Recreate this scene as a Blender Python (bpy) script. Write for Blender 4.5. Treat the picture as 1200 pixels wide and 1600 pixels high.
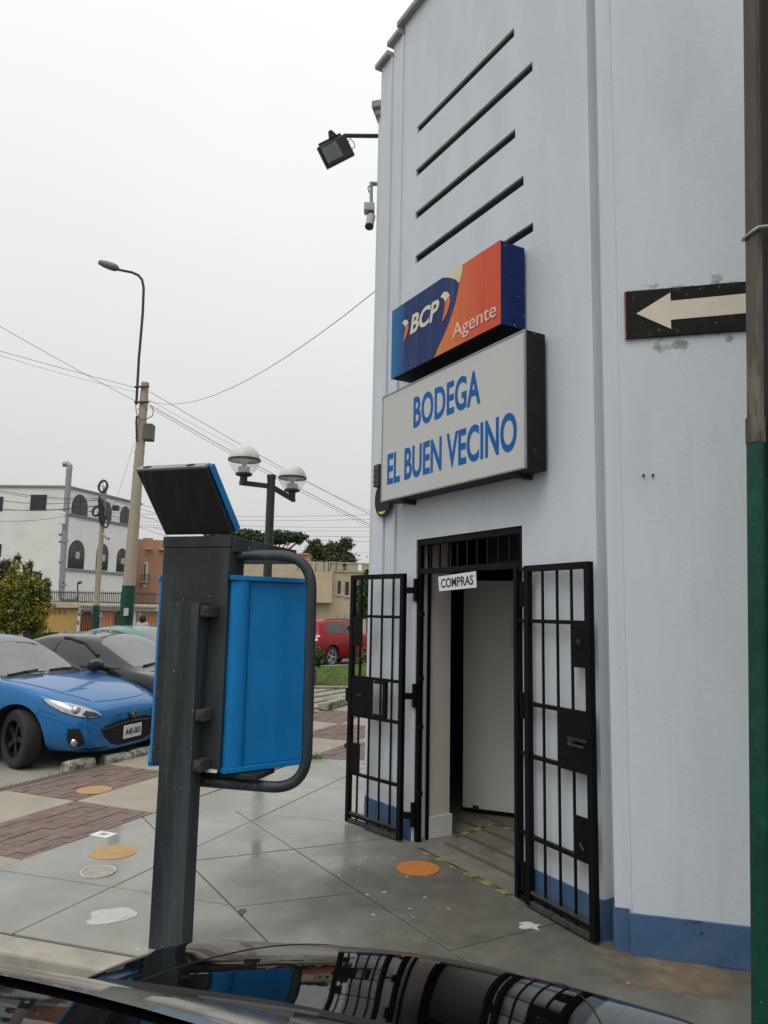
import bpy, bmesh, math, random
from mathutils import Vector, Matrix
from mathutils.bvhtree import BVHTree
R = math.radians
random.seed(7)
scene = bpy.context.scene
for o in list(bpy.data.objects): bpy.data.objects.remove(o)
COL = scene.collection

# ------------------------------------------------------------------ camera
FPX, HC, PITCH, ROLL = 1155.0, 1.75, math.atan(156/1155.0), R(1.1)
fw = Vector((0, math.cos(PITCH), math.sin(PITCH)))
u0 = Vector((0, -math.sin(PITCH), math.cos(PITCH)))
r0 = Vector((1, 0, 0))
cup = u0*math.cos(ROLL) - r0*math.sin(ROLL)
crt = r0*math.cos(ROLL) + u0*math.sin(ROLL)
CAM = Vector((0, 0, HC))
cd = bpy.data.cameras.new('camera'); cam = bpy.data.objects.new('camera', cd); COL.objects.link(cam)
cam.matrix_world = Matrix(((crt.x, cup.x, -fw.x, 0), (crt.y, cup.y, -fw.y, 0), (crt.z, cup.z, -fw.z, HC), (0, 0, 0, 1)))
cd.sensor_fit = 'VERTICAL'; cd.sensor_height = 36.0; cd.sensor_width = 27.0
cd.lens = FPX/1600*36.0
cd.clip_start = 0.03; cd.clip_end = 2000
scene.camera = cam
scene.render.resolution_x, scene.render.resolution_y = 768, 1024

# ------------------------------------------------------------------ sky, sun, exposure
SUN_EL, SUN_AZ = R(58), R(205)          # behind the camera, a little left, veiled by cloud
w = bpy.data.worlds.new('World'); scene.world = w; w.use_nodes = True
nt = w.node_tree; nt.nodes.clear()
def N_(t, tree=None, **k):
    n = (tree or nt).nodes.new(t)
    for a, b in k.items(): setattr(n, a, b)
    return n
wo = N_('ShaderNodeOutputWorld'); add = N_('ShaderNodeAddShader')
sky = N_('ShaderNodeTexSky', sky_type='NISHITA'); sky.sun_disc = False
sky.sun_elevation = SUN_EL; sky.sun_rotation = SUN_AZ; sky.dust_density = 6; sky.air_density = 1.5
hs = N_('ShaderNodeHueSaturation'); hs.inputs['Saturation'].default_value = 0.25
b1 = N_('ShaderNodeBackground'); b1.inputs['Strength'].default_value = 0.012
tc = N_('ShaderNodeTexCoord'); sp = N_('ShaderNodeSeparateXYZ')
cr = N_('ShaderNodeValToRGB')
e = cr.color_ramp.elements
e[0].position = 0.0; e[0].color = (.575, .575, .565, 1)
e[1].position = 1.0; e[1].color = (1.05, 1.06, 1.06, 1)
for p, c in ((.12, (.60, .602, .597, 1)), (.42, (.76, .772, .766, 1)), (.66, (.90, .915, .91, 1))):
    q = e.new(p); q.color = c
ns = N_('ShaderNodeTexNoise'); ns.inputs['Scale'].default_value = 1.6; ns.inputs['Detail'].default_value = 3
mr = N_('ShaderNodeMapRange'); mr.inputs['From Min'].default_value = .3; mr.inputs['From Max'].default_value = .7
mr.inputs['To Min'].default_value = .965; mr.inputs['To Max'].default_value = 1.035
vm = N_('ShaderNodeVectorMath', operation='SCALE')
b2 = N_('ShaderNodeBackground'); b2.inputs['Strength'].default_value = 1.06
L = nt.links.new
L(sky.outputs[0], hs.inputs['Color']); L(hs.outputs[0], b1.inputs['Color'])
L(tc.outputs['Generated'], sp.inputs[0]); L(sp.outputs['Z'], cr.inputs['Fac'])
L(tc.outputs['Generated'], ns.inputs['Vector']); L(ns.outputs['Fac'], mr.inputs['Value'])
L(cr.outputs['Color'], vm.inputs[0]); L(mr.outputs[0], vm.inputs['Scale']); L(vm.outputs[0], b2.inputs['Color'])
L(b1.outputs[0], add.inputs[0]); L(b2.outputs[0], add.inputs[1]); L(add.outputs[0], wo.inputs['Surface'])
sd = bpy.data.lights.new('sun', 'SUN'); so = bpy.data.objects.new('sun', sd); COL.objects.link(so)
sd.energy = 0.9; sd.angle = R(35); sd.color = (1, .985, .96)
sdir = Vector((math.sin(SUN_AZ)*math.cos(SUN_EL), math.cos(SUN_AZ)*math.cos(SUN_EL), math.sin(SUN_EL)))
so.rotation_euler = (-sdir).to_track_quat('-Z', 'Y').to_euler(); so.location = sdir*60
vs = scene.view_settings
vs.view_transform = 'Standard'; vs.look = 'None'; vs.gamma = 1; vs.exposure = 0.0; vs.use_curve_mapping = False
scene.render.engine = 'CYCLES'

# ------------------------------------------------------------------ helpers
def ray(x, y):
    d = fw*FPX + crt*(x-600) + cup*(800-y); return d/d.y
def g(x, y, z=0.0):
    d = ray(x, y); return CAM + d*((z-HC)/d.z)
def at(x, y, Y): return CAM + ray(x, y)*Y
ORG = {}
def tag(o, label=None, cat=None, group=None, kind=None):
    for k, v in (('label', label), ('category', cat), ('group', group), ('kind', kind)):
        if v: o[k] = v
    return o
def thing(name, label, cat, loc=(0, 0, 0), group=None, rz=0.0):
    o = bpy.data.objects.new(name, None); COL.objects.link(o); o.location = loc; o.rotation_euler.z = rz
    o.empty_display_size = .1
    ORG[o] = (Vector(loc), rz)
    return tag(o, label, cat, group)
class MB:
    def __init__(s): s.v = []; s.f = []; s.mi = []; s.cur = 0
    def add(s, vs, fs):
        n = len(s.v); s.v += [Vector(p) for p in vs]
        for q in fs: s.f.append([n+i for i in q]); s.mi.append(s.cur)
        return s
    def box(s, lo, hi, fr=None):
        a, b = lo, hi
        p = [(x, y, z) for z in (a[2], b[2]) for y in (a[1], b[1]) for x in (a[0], b[0])]
        if fr: p = [fr(*q) for q in p]
        return s.add(p, [(0, 2, 3, 1), (4, 5, 7, 6), (0, 1, 5, 4), (2, 6, 7, 3), (0, 4, 6, 2), (1, 3, 7, 5)])
    def prism(s, poly, vec):
        n = len(poly); vec = Vector(vec); p = [Vector(q) for q in poly]
        return s.add(p + [q+vec for q in p], [list(range(n))[::-1], [n+i for i in range(n)]] + [(i, (i+1) % n, n+(i+1) % n, n+i) for i in range(n)])
    def quad(s, *p): return s.add(p, [tuple(range(len(p)))])
    def tube(s, path, r, seg=8, caps=True):
        P = [Vector(p) for p in path]; n = len(P)
        rr = r if isinstance(r, (list, tuple)) else [r]*n
        t0 = (P[1]-P[0]).normalized(); ref = Vector((0, 0, 1)) if abs(t0.z) < .9 else Vector((1, 0, 0))
        A = t0.cross(ref).normalized(); vs = []; fs = []
        for i in range(n):
            t = (P[min(i+1, n-1)]-P[max(i-1, 0)]).normalized()
            A = (A - t*A.dot(t)).normalized(); B = t.cross(A)
            for k in range(seg):
                a = 2*math.pi*k/seg; vs.append(P[i] + (A*math.cos(a)+B*math.sin(a))*rr[i])
        for i in range(n-1):
            for k in range(seg):
                fs.append((i*seg+k, i*seg+(k+1) % seg, (i+1)*seg+(k+1) % seg, (i+1)*seg+k))
        if caps: fs += [list(range(seg))[::-1], [(n-1)*seg+k for k in range(seg)]]
        return s.add(vs, fs)
    def lathe(s, prof, c=(0, 0, 0), seg=16, axis='z', a0=0, a1=2*math.pi):
        c = Vector(c); vs = []; fs = []; full = abs(a1-a0-2*math.pi) < 1e-6
        m = seg if full else seg+1
        for (r, h) in prof:
            for k in range(m):
                a = a0+(a1-a0)*k/seg; x, y = r*math.cos(a), r*math.sin(a)
                vs.append(c + (Vector((x, y, h)) if axis == 'z' else Vector((x, h, y)) if axis == 'y' else Vector((h, x, y))))
        for i in range(len(prof)-1):
            for k in range(seg):
                k2 = (k+1) % m
                fs.append((i*m+k, i*m+k2, (i+1)*m+k2, (i+1)*m+k))
        return s.add(vs, fs)
    def build(s, name, mat, parent=None, smooth=False, bev=0, local=False, loc=None, sub=0):
        if parent is not None: o_, rz = ORG[parent]
        elif loc is not None: o_, rz = Vector(loc), 0
        else: o_, rz = Vector((0, 0, 0)), 0
        if local: vv = s.v
        else:
            m3 = Matrix.Rotation(-rz, 3, 'Z'); vv = [m3 @ (p-o_) for p in s.v]
        me = bpy.data.meshes.new(name); me.from_pydata([tuple(p) for p in vv], [], s.f)
        for m in (mat if isinstance(mat, (list, tuple)) else [mat]): me.materials.append(m)
        if any(s.mi): me.polygons.foreach_set('material_index', s.mi)
        bm = bmesh.new(); bm.from_mesh(me); bmesh.ops.recalc_face_normals(bm, faces=bm.faces); bm.to_mesh(me); bm.free()
        if smooth:
            me.polygons.foreach_set('use_smooth', [True]*len(me.polygons))
            try: me.set_sharp_from_angle(angle=R(40))
            except Exception: pass
        me.update()
        o = bpy.data.objects.new(name, me); COL.objects.link(o)
        if parent is not None: o.parent = parent; ORG[o] = ORG[parent]
        else: o.location = o_; ORG[o] = (o_, 0)
        if sub:
            q = o.modifiers.new('subsurf', 'SUBSURF'); q.levels = q.render_levels = sub
        if bev:
            q = o.modifiers.new('bevel', 'BEVEL'); q.width = bev; q.segments = 2; q.limit_method = 'ANGLE'; q.angle_limit = R(40)
        return o
def struct(o): o['kind'] = 'structure'; return o

# ------------------------------------------------------------------ materials
def M(name, col, rough=.6, metal=0, var=.12, vs=3.0, col2=None, c2s=2.0, c2lo=.5, c2hi=.7, bump=0, bs=60, spec=.5, coat=0,
      stretch=None, rvar=0, rs=2.0, ior=None):
    m = bpy.data.materials.new(name); m.use_nodes = True; t = m.node_tree
    bs_ = t.nodes['Principled BSDF']
    n = lambda ty: t.nodes.new(ty)
    tc = n('ShaderNodeTexCoord'); mp = n('ShaderNodeMapping'); t.links.new(tc.outputs['Object'], mp.inputs[0])
    if stretch: mp.inputs['Scale'].default_value = stretch
    nz = n('ShaderNodeTexNoise'); nz.inputs['Scale'].default_value = vs; nz.inputs['Detail'].default_value = 7; nz.inputs['Roughness'].default_value = .6
    t.links.new(mp.outputs[0], nz.inputs['Vector'])
    rp = n('ShaderNodeValToRGB'); c = Vector(col[:3])
    rp.color_ramp.elements[0].position = .3; rp.color_ramp.elements[1].position = .7
    rp.color_ramp.elements[0].color = (*[max(0, x*(1-var)) for x in c], 1); rp.color_ramp.elements[1].color = (*[min(1, x*(1+var)) for x in c], 1)
    t.links.new(nz.outputs['Fac'], rp.inputs[0]); out = rp.outputs[0]
    if col2:
        n2 = n('ShaderNodeTexNoise'); n2.inputs['Scale'].default_value = c2s; n2.inputs['Detail'].default_value = 9; n2.inputs['Roughness'].default_value = .68
        t.links.new(mp.outputs[0], n2.inputs['Vector'])
        r2 = n('ShaderNodeMapRange'); r2.inputs['From Min'].default_value = c2lo; r2.inputs['From Max'].default_value = c2hi
        t.links.new(n2.outputs['Fac'], r2.inputs['Value'])
        mx = n('ShaderNodeMix'); mx.data_type = 'RGBA'; t.links.new(r2.outputs[0], mx.inputs['Factor'])
        t.links.new(out, mx.inputs['A']); mx.inputs['B'].default_value = (*col2[:3], 1); out = mx.outputs['Result']
    t.links.new(out, bs_.inputs['Base Color'])
    bs_.inputs['Roughness'].default_value = rough; bs_.inputs['Metallic'].default_value = metal
    bs_.inputs['Specular IOR Level'].default_value = spec
    if ior: bs_.inputs['IOR'].default_value = ior
    if coat: bs_.inputs['Coat Weight'].default_value = coat; bs_.inputs['Coat Roughness'].default_value = .03
    if rvar:
        n3 = n('ShaderNodeTexNoise'); n3.inputs['Scale'].default_value = rs; n3.inputs['Detail'].default_value = 6
        t.links.new(mp.outputs[0], n3.inputs['Vector'])
        r3 = n('ShaderNodeMapRange'); r3.inputs['From Min'].default_value = .35; r3.inputs['From Max'].default_value = .65
        r3.inputs['To Min'].default_value = max(.02, rough-rvar); r3.inputs['To Max'].default_value = min(1, rough+rvar)
        t.links.new(n3.outputs['Fac'], r3.inputs['Value']); t.links.new(r3.outputs[0], bs_.inputs['Roughness'])
    if bump:
        n4 = n('ShaderNodeTexNoise'); n4.inputs['Scale'].default_value = bs; n4.inputs['Detail'].default_value = 5
        t.links.new(tc.outputs['Object'], n4.inputs['Vector'])
        b = n('ShaderNodeBump'); b.inputs['Strength'].default_value = bump; b.inputs['Distance'].default_value = .004
        t.links.new(n4.outputs['Fac'], b.inputs['Height']); t.links.new(b.outputs[0], bs_.inputs['Normal'])
    return m
def speckle(m, col, scale=90, lo=.68, hi=.72):
    """small chips or droppings scattered over a surface"""
    t = m.node_tree; b = t.nodes['Principled BSDF']; src = b.inputs['Base Color'].links[0].from_socket
    tc = t.nodes.new('ShaderNodeTexCoord'); nz = t.nodes.new('ShaderNodeTexNoise'); nz.inputs['Scale'].default_value = scale; nz.inputs['Detail'].default_value = 2
    t.links.new(tc.outputs['Object'], nz.inputs['Vector'])
    r = t.nodes.new('ShaderNodeMapRange'); r.inputs['From Min'].default_value = lo; r.inputs['From Max'].default_value = hi
    t.links.new(nz.outputs['Fac'], r.inputs['Value'])
    mx = t.nodes.new('ShaderNodeMix'); mx.data_type = 'RGBA'
    t.links.new(r.outputs[0], mx.inputs['Factor']); t.links.new(src, mx.inputs['A']); mx.inputs['B'].default_value = (*col, 1)
    t.links.new(mx.outputs['Result'], b.inputs['Base Color']); return m
WALL = M('store_wall_paint', (.60, .642, .685), .8, var=.04, vs=2.2, col2=(.525, .558, .588), c2s=1.6, c2lo=.46, c2hi=.78, bump=.35, bs=38, spec=.25, stretch=(1, 1, .28))
def overlay(m, col, scale, lo, hi, amt, stretch=(1, 1, 1), ntype='noise'):
    """an extra layer of wear over a material's colour: drips, smears, scuffs, hairline cracks"""
    t = m.node_tree; b = t.nodes['Principled BSDF']; src = b.inputs['Base Color'].links[0].from_socket
    tc = t.nodes.new('ShaderNodeTexCoord'); mp = t.nodes.new('ShaderNodeMapping'); mp.inputs['Scale'].default_value = stretch; t.links.new(tc.outputs['Object'], mp.inputs[0])
    if ntype == 'crack':
        nz = t.nodes.new('ShaderNodeTexVoronoi'); nz.feature = 'DISTANCE_TO_EDGE'; nz.inputs['Scale'].default_value = scale
        wn = t.nodes.new('ShaderNodeTexNoise'); wn.inputs['Scale'].default_value = 3; wn.inputs['Detail'].default_value = 6
        va = t.nodes.new('ShaderNodeVectorMath'); va.operation = 'MULTIPLY_ADD'; va.inputs[1].default_value = (.5, .5, .5)
        t.links.new(mp.outputs[0], wn.inputs['Vector']); t.links.new(wn.outputs['Color'], va.inputs[0]); t.links.new(mp.outputs[0], va.inputs[2]); t.links.new(va.outputs[0], nz.inputs['Vector']); sock = nz.outputs['Distance']
    else:
        nz = t.nodes.new('ShaderNodeTexNoise'); nz.inputs['Scale'].default_value = scale; nz.inputs['Detail'].default_value = 8; nz.inputs['Roughness'].default_value = .65; t.links.new(mp.outputs[0], nz.inputs['Vector']); sock = nz.outputs['Fac']
    r = t.nodes.new('ShaderNodeMapRange'); r.inputs['From Min'].default_value = lo; r.inputs['From Max'].default_value = hi; r.inputs['To Max'].default_value = amt
    t.links.new(sock, r.inputs['Value']); mx = t.nodes.new('ShaderNodeMix'); mx.data_type = 'RGBA'
    t.links.new(r.outputs[0], mx.inputs['Factor']); t.links.new(src, mx.inputs['A']); mx.inputs['B'].default_value = (*col, 1); t.links.new(mx.outputs['Result'], b.inputs['Base Color']); return m
overlay(WALL, (.42, .435, .44), 2.2, .60, .78, .30, (3, 3, .12))
overlay(WALL, (.36, .36, .35), 9, .66, .74, .35, (1, 1, 1.6))
overlay(WALL, (.68, .71, .73), 3, .62, .70, .30)
speckle(WALL, (.36, .37, .37), 55, .775, .79)
WALLW = M('jamb_white', (.62, .66, .69), .7, var=.06, col2=(.45, .45, .43), c2s=6, c2lo=.6, c2hi=.8, bump=.3)
BEIGE = M('jamb_pink_beige', (.53, .475, .43), .7, var=.05, vs=2, col2=(.40, .34, .30), c2s=5, c2lo=.6, c2hi=.8)
BLUEB = M('skirting_blue', (.062, .122, .235), .75, var=.12, vs=4, spec=.25, col2=(.11, .145, .21), c2s=4, c2lo=.5, c2hi=.75, bump=.5, bs=50)
speckle(BLUEB, (.05, .06, .08), 12, .68, .74)
GATE = M('gate_black_enamel', (.0045, .0045, .005), .5, var=.3, vs=12, bump=.1, bs=80, rvar=.1, spec=.12)
GATEDUST = M('gate_dusty_rail', (.05, .048, .044), .6, var=.5, vs=20, spec=.25)
COPING = M('coping_cement', (.30, .30, .29), .85, var=.2, vs=6, bump=.4)
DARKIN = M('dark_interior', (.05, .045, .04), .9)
SLOT_SHADE = M('slot_inner_shade', (.10, .10, .095), .9, var=.2, spec=.1)  # recess shade of the wall slits, put into a dark colour
CONC = M('wet_concrete', (.285, .28, .243), .20, var=.12, vs=1.8, col2=(.195, .192, .165), c2s=1.0, c2lo=.42, c2hi=.68, bump=.05, bs=30, rvar=.15, rs=.8, spec=.5)
CONCD = M('damp_concrete_by_door', (.125, .121, .105), .36, var=.22, vs=2.6, col2=(.21, .205, .18), c2s=1.8, c2lo=.5, c2hi=.75, bump=.15, bs=40, rvar=.15, rs=1.4)
speckle(CONC, (.55, .55, .52), 16, .755, .765)
overlay(CONC, (.16, .155, .135), 6, .60, .72, .35); overlay(CONC, (.34, .335, .30), 4, .62, .72, .35)
def damp(m, centre, rad, col):
    """a damp patch with a ragged outline around a spot on the pavement"""
    t = m.node_tree; b = t.nodes['Principled BSDF']; src = b.inputs['Base Color'].links[0].from_socket; N2 = t.nodes.new
    tc = N2('ShaderNodeTexCoord'); d = N2('ShaderNodeVectorMath'); d.operation = 'DISTANCE'; d.inputs[1].default_value = centre
    sc_ = N2('ShaderNodeVectorMath'); sc_.operation = 'MULTIPLY'; sc_.inputs[1].default_value = (1, 1, 0); t.links.new(tc.outputs['Object'], sc_.inputs[0]); t.links.new(sc_.outputs[0], d.inputs[0])
    nz = N2('ShaderNodeTexNoise'); nz.inputs['Scale'].default_value = 1.7; nz.inputs['Detail'].default_value = 8; t.links.new(tc.outputs['Object'], nz.inputs['Vector'])
    a_ = N2('ShaderNodeMath'); a_.operation = 'MULTIPLY_ADD'; a_.inputs[1].default_value = 2.4; t.links.new(nz.outputs['Fac'], a_.inputs[0]); t.links.new(d.outputs['Value'], a_.inputs[2])
    r = N2('ShaderNodeMapRange'); r.inputs['From Min'].default_value = rad+.75; r.inputs['From Max'].default_value = rad+1.9; r.inputs['To Min'].default_value = .85; r.inputs['To Max'].default_value = 0; t.links.new(a_.outputs[0], r.inputs['Value'])
    mx = N2('ShaderNodeMix'); mx.data_type = 'RGBA'; t.links.new(r.outputs[0], mx.inputs['Factor']); t.links.new(src, mx.inputs['A']); mx.inputs['B'].default_value = (*col, 1); t.links.new(mx.outputs['Result'], b.inputs['Base Color'])
    rl = b.inputs['Roughness'].links[0].from_socket; mr2 = N2('ShaderNodeMix'); t.links.new(r.outputs[0], mr2.inputs['Factor']); t.links.new(rl, mr2.inputs['A']); mr2.inputs['B'].default_value = .50; t.links.new(mr2.outputs['Result'], b.inputs['Roughness'])
    n5 = N2('ShaderNodeTexNoise'); n5.inputs['Scale'].default_value = 5; n5.inputs['Detail'].default_value = 9; n5.inputs['Roughness'].default_value = .7; t.links.new(tc.outputs['Object'], n5.inputs['Vector'])
    r5 = N2('ShaderNodeMapRange'); r5.inputs['From Min'].default_value = .35; r5.inputs['From Max'].default_value = .68; r5.inputs['To Min'].default_value = .62; r5.inputs['To Max'].default_value = 1.35; t.links.new(n5.outputs['Fac'], r5.inputs['Value'])
    sc2 = N2('ShaderNodeVectorMath'); sc2.operation = 'SCALE'; sc2.inputs[0].default_value = col; t.links.new(r5.outputs[0], sc2.inputs['Scale']); t.links.new(sc2.outputs[0], mx.inputs['B'])
damp(CONC, (1.0, 4.5, 0), 1.55, (.098, .092, .073))
JOINT = M('joint_dirt', (.095, .085, .072), .9)
CREAM = M('cream_concrete', (.345, .305, .235), .7, var=.10, vs=2.5, col2=(.30, .27, .215), c2s=1.5, c2lo=.5, c2hi=.75, bump=.2)
KERB = M('kerb_cement', (.36, .33, .265), .8, var=.15, vs=4, col2=(.25, .235, .2), c2s=3, bump=.3)
BR = [M('paver_brick_%d' % i, c, .75, var=.16, vs=9, bump=.3, bs=60) for i, c in enumerate([(.180, .122, .102), (.20, .134, .112), (.165, .112, .095), (.195, .138, .118)])]
ASPH = M('asphalt', (.085, .085, .082), .8, var=.2, vs=3, bump=.4, bs=90)
PARK = M('parking_concrete', (.30, .28, .235), .75, var=.14, vs=1.5, col2=(.19, .175, .14), c2s=1.2, bump=.3)
EARTH = M('earth_with_grass', (.115, .12, .045), .95, var=.35, vs=7, bump=.5)
LAWN = M('lawn_soil', (.10, .15, .035), .95, var=.3, vs=4)
GRASS = [M('grass_%d' % i, c, .7, var=.2) for i, c in enumerate([(.12, .20, .03), (.17, .23, .05), (.08, .14, .025)])]
STONE = M('stop_stone_paint', (.38, .36, .30), .85, var=.15, vs=8, col2=(.10, .095, .08), c2s=7, c2lo=.46, c2hi=.58, bump=.6, bs=40)
ORANGE = M('orange_dot_paint', (.56, .185, .035), .5, var=.08, vs=12, col2=(.30, .15, .07), c2s=13, c2lo=.52, c2hi=.70)
ORANGE2 = M('ochre_dot_paint', (.50, .285, .095), .55, var=.08, vs=12, col2=(.30, .22, .12), c2s=13, c2lo=.46, c2hi=.66)
PALEP = M('pale_paint', (.50, .50, .47), .6, var=.12, vs=10, col2=(.30, .30, .28), c2s=16, c2lo=.55, c2hi=.68)
COVER = M('worn_cover', (.34, .31, .24), .6, var=.25, vs=30)
TAPEY = M('tape_yellow', (.42, .34, .05), .6, var=.2, vs=20, col2=(.15, .14, .11), c2s=14, c2lo=.46, c2hi=.58); TAPEK = M('tape_black', (.06, .056, .045), .6, var=.3, col2=(.15, .14, .11), c2s=12, c2lo=.44, c2hi=.56)
FLOORI = M('shop_floor_cement', (.21, .185, .15), .5, var=.15, vs=2, col2=(.12, .105, .085), c2s=2.5, c2lo=.5, c2hi=.7, rvar=.12)
FLOORB = M('shop_floor_dark_band', (.105, .095, .08), .5, var=.15, vs=4)
DOORW = M('inner_door_cream', (.74, .76, .69), .55, var=.04, vs=2)
SKIRTW = M('white_plinth', (.58, .58, .56), .6, var=.08, vs=6, col2=(.40, .36, .29), c2s=5, c2lo=.58, c2hi=.75)
PAPER = M('white_paper', (.72, .73, .73), .7, var=.04)
SIGNW = M('sign_acrylic_grey', (.52, .52, .50), .45, spec=.3, var=.035, vs=2, col2=(.50, .50, .48), c2s=1.5, c2lo=.5, c2hi=.8, stretch=(1, 1, .3))
SIGNB = M('sign_letter_blue', (.006, .115, .36), .55, var=.10, vs=3, spec=.15)
SIGNK = M('sign_case_black', (.010, .010, .010), .55, spec=.25, var=.3, vs=6, bump=.2)
speckle(SIGNK, (.5, .5, .48), 34, .735, .75)
BNAVY = M('lightbox_navy', (.009, .028, .12), .5, spec=.18, var=.25, vs=4, col2=(.09, .11, .15), c2s=5, c2lo=.55, c2hi=.8, stretch=(3, 3, .25))
BNAVYS = M('lightbox_navy_side', (.006, .020, .11), .5, spec=.18, var=.2, vs=4, bump=.2); speckle(BNAVYS, (.4, .42, .45), 20, .72, .735)
BLTEAL = M('lightbox_teal', (.012, .14, .33), .32, var=.1, vs=4)
BORANGE = M('lightbox_orange', (.62, .16, .045), .5, spec=.18, var=.1, vs=4, stretch=(3, 3, .25))
BRED = M('lightbox_red', (.60, .085, .04), .5, spec=.18, var=.08, vs=4, stretch=(3, 3, .25))
BCREAM = M('lightbox_cream', (.66, .58, .38), .5, spec=.18, var=.08, vs=4, stretch=(3, 3, .25))
LETW = M('letter_cream', (.62, .60, .46), .4, var=.06)
LETP = M('letter_pink_white', (.72, .48, .42), .4, var=.05)
ARW = M('arrow_cream_paint', (.66, .60, .48), .6, var=.05, vs=5); speckle(ARW, (.1, .09, .08), 30, .76, .77)
ARK = M('arrow_black_paint', (.010, .010, .009), .7, spec=.2, var=.3, vs=10, col2=(.12, .12, .12), c2s=12, c2lo=.62, c2hi=.75); speckle(ARK, (.45, .46, .46), 40, .71, .73)
RUST = M('rust', (.28, .11, .05), .8, var=.3, vs=20)
FILLER = M('filler_cement', (.30, .31, .315), .9, var=.3, vs=18, bump=.8, bs=60)
PHGREY = M('kiosk_grey_paint', (.024, .028, .029), .5, spec=.35, var=.14, vs=3, col2=(.055, .07, .075), c2s=3, c2lo=.45, c2hi=.7, stretch=(1, 1, .3), rvar=.12); speckle(PHGREY, (.25, .26, .26), 45, .735, .745)
PHPOST = M('kiosk_post_paint', (.020, .028, .032), .45, spec=.4, var=.2, vs=5, col2=(.058, .074, .082), c2s=4, c2lo=.42, c2hi=.68, stretch=(2, 2, .15), rvar=.12); speckle(PHPOST, (.25, .26, .26), 45, .735, .745)
PHBLUE = M('kiosk_blue_paint', (.003, .19, .49), .45, spec=.28, var=.07, vs=2, col2=(.004, .16, .41), c2s=2.2, c2lo=.4, c2hi=.7, rvar=.08)
overlay(PHBLUE, (.02, .11, .24), 5, .58, .75, .5, (4, 4, .25)); overlay(PHBLUE, (.10, .22, .38), 26, .70, .74, .6, (1, 1, 2.5)); overlay(PHBLUE, (.03, .05, .07), 3, .64, .78, .4)
overlay(PHPOST, (.085, .10, .10), 11, .62, .72, .6, (1, 1, .6)); overlay(PHPOST, (.07, .05, .035), 16, .68, .74, .6); overlay(PHGREY, (.06, .065, .062), 8, .60, .72, .5)
PHDARK = M('kiosk_underside', (.017, .021, .020), .55, spec=.35, var=.2, vs=4, col2=(.060, .055, .042), c2s=2.2, c2lo=.54, c2hi=.74, stretch=(9, .7, .7))
PHTOP = M('kiosk_edge_grey', (.20, .24, .26), .5, var=.1)
CLAMP = M('clamp_rusty_steel', (.055, .05, .045), .6, .3, var=.3, vs=15, col2=(.11, .075, .05), c2s=14)
POLEC = M('pole_concrete', (.36, .31, .235), .85, var=.1, vs=3, col2=(.26, .225, .175), c2s=2, stretch=(2, 2, .3), bump=.3)
POLEG = M('pole_green_paint', (.004, .052, .032), .55, spec=.3, var=.25, vs=8, col2=(.010, .092, .062), c2s=9, c2lo=.5, c2hi=.75); speckle(POLEG, (.35, .36, .33), 60, .74, .75)
PIPEB = M('pipe_brown', (.085, .072, .055), .7, spec=.3, var=.25, vs=5, col2=(.17, .145, .115), c2s=6, c2lo=.5, c2hi=.62, stretch=(2, 2, .35))
POLER = M('pole_dark_brown', (.030, .022, .016), .75, var=.25, vs=5, stretch=(2, 2, .3))
STEEL = M('galvanised', (.30, .31, .32), .55, .4, var=.15, vs=8)
DSTEEL = M('dark_steel', (.030, .032, .034), .5, .2, var=.3, vs=10)
LAMPG = M('lamp_post_green', (.018, .026, .022), .45, var=.2, vs=8)
MILK = M('globe_milk', (.62, .60, .53), .45, var=.12, vs=8, col2=(.40, .37, .30), c2s=9, c2lo=.55, c2hi=.75)
LENS = M('lens_dark_glass', (.10, .135, .115), .1, var=.1, ior=1.7)
CAMW = M('camera_case', (.42, .42, .40), .6, var=.15, vs=10)
HOUSEW = M('house_white_stucco', (.82, .82, .79), .85, var=.05, vs=1, col2=(.72, .72, .69), c2s=.6, c2lo=.5, c2hi=.8)
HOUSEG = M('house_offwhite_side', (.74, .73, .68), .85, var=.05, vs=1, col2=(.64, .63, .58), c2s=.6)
TRIMG = M('house_grey_trim', (.22, .26, .25), .8)
BROWN = M('house_tan_stucco', (.40, .225, .145), .85, var=.06, vs=1, col2=(.32, .18, .12), c2s=1)
SALMON = M('house_salmon', (.47, .27, .17), .85, var=.06)
BEIGEH = M('house_beige_stucco', (.50, .41, .265), .85, var=.06, vs=1, col2=(.43, .35, .225), c2s=.8)
GREYB = M('house_parapet_cement', (.42, .37, .28), .9, var=.12)
YELLOW = M('yellow_panel', (.56, .385, .13), .7, var=.06)
ORANGEW = M('orange_panel', (.52, .25, .13), .7, var=.06)
WHITEP = M('white_plaster', (.62, .62, .59), .75, var=.05)
TILE = M('roof_tile_pale', (.50, .37, .23), .8, var=.2, vs=10)
WIND = M('window_dark', (.020, .021, .022), .15, var=.2)
WINM = M('window_grey_pane', (.055, .057, .055), .25, var=.2)
WINL = M('window_pale_blind', (.45, .46, .45), .5)
IRON = M('railing_iron', (.055, .05, .048), .6, var=.2)
BARK = M('bark', (.10, .075, .055), .9, var=.3, vs=8, bump=.5)
WIRE = M('cable_black', (.05, .05, .05), .7, spec=.2)
TYRE = M('tyre_rubber', (.018, .018, .018), .75, var=.2, vs=20, bump=.3, bs=120)
WELL = M('wheel_well', (.010, .010, .010), .9)
RIMK = M('rim_black', (.016, .016, .017), .35, .3, var=.2)
RIMS = M('rim_silver', (.50, .50, .50), .35, .7, var=.1)
CARBLUE = M('car_paint_blue', (.002, .135, .375), .35, .15, var=.05, coat=.9, spec=.15)
CARGREY = M('car_paint_dark_grey', (.014, .016, .019), .3, .0, var=.05, coat=1.0, spec=.1)
CARGREEN = M('car_paint_pale_green', (.10, .23, .20), .35, .3, var=.05, coat=.6)
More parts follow.
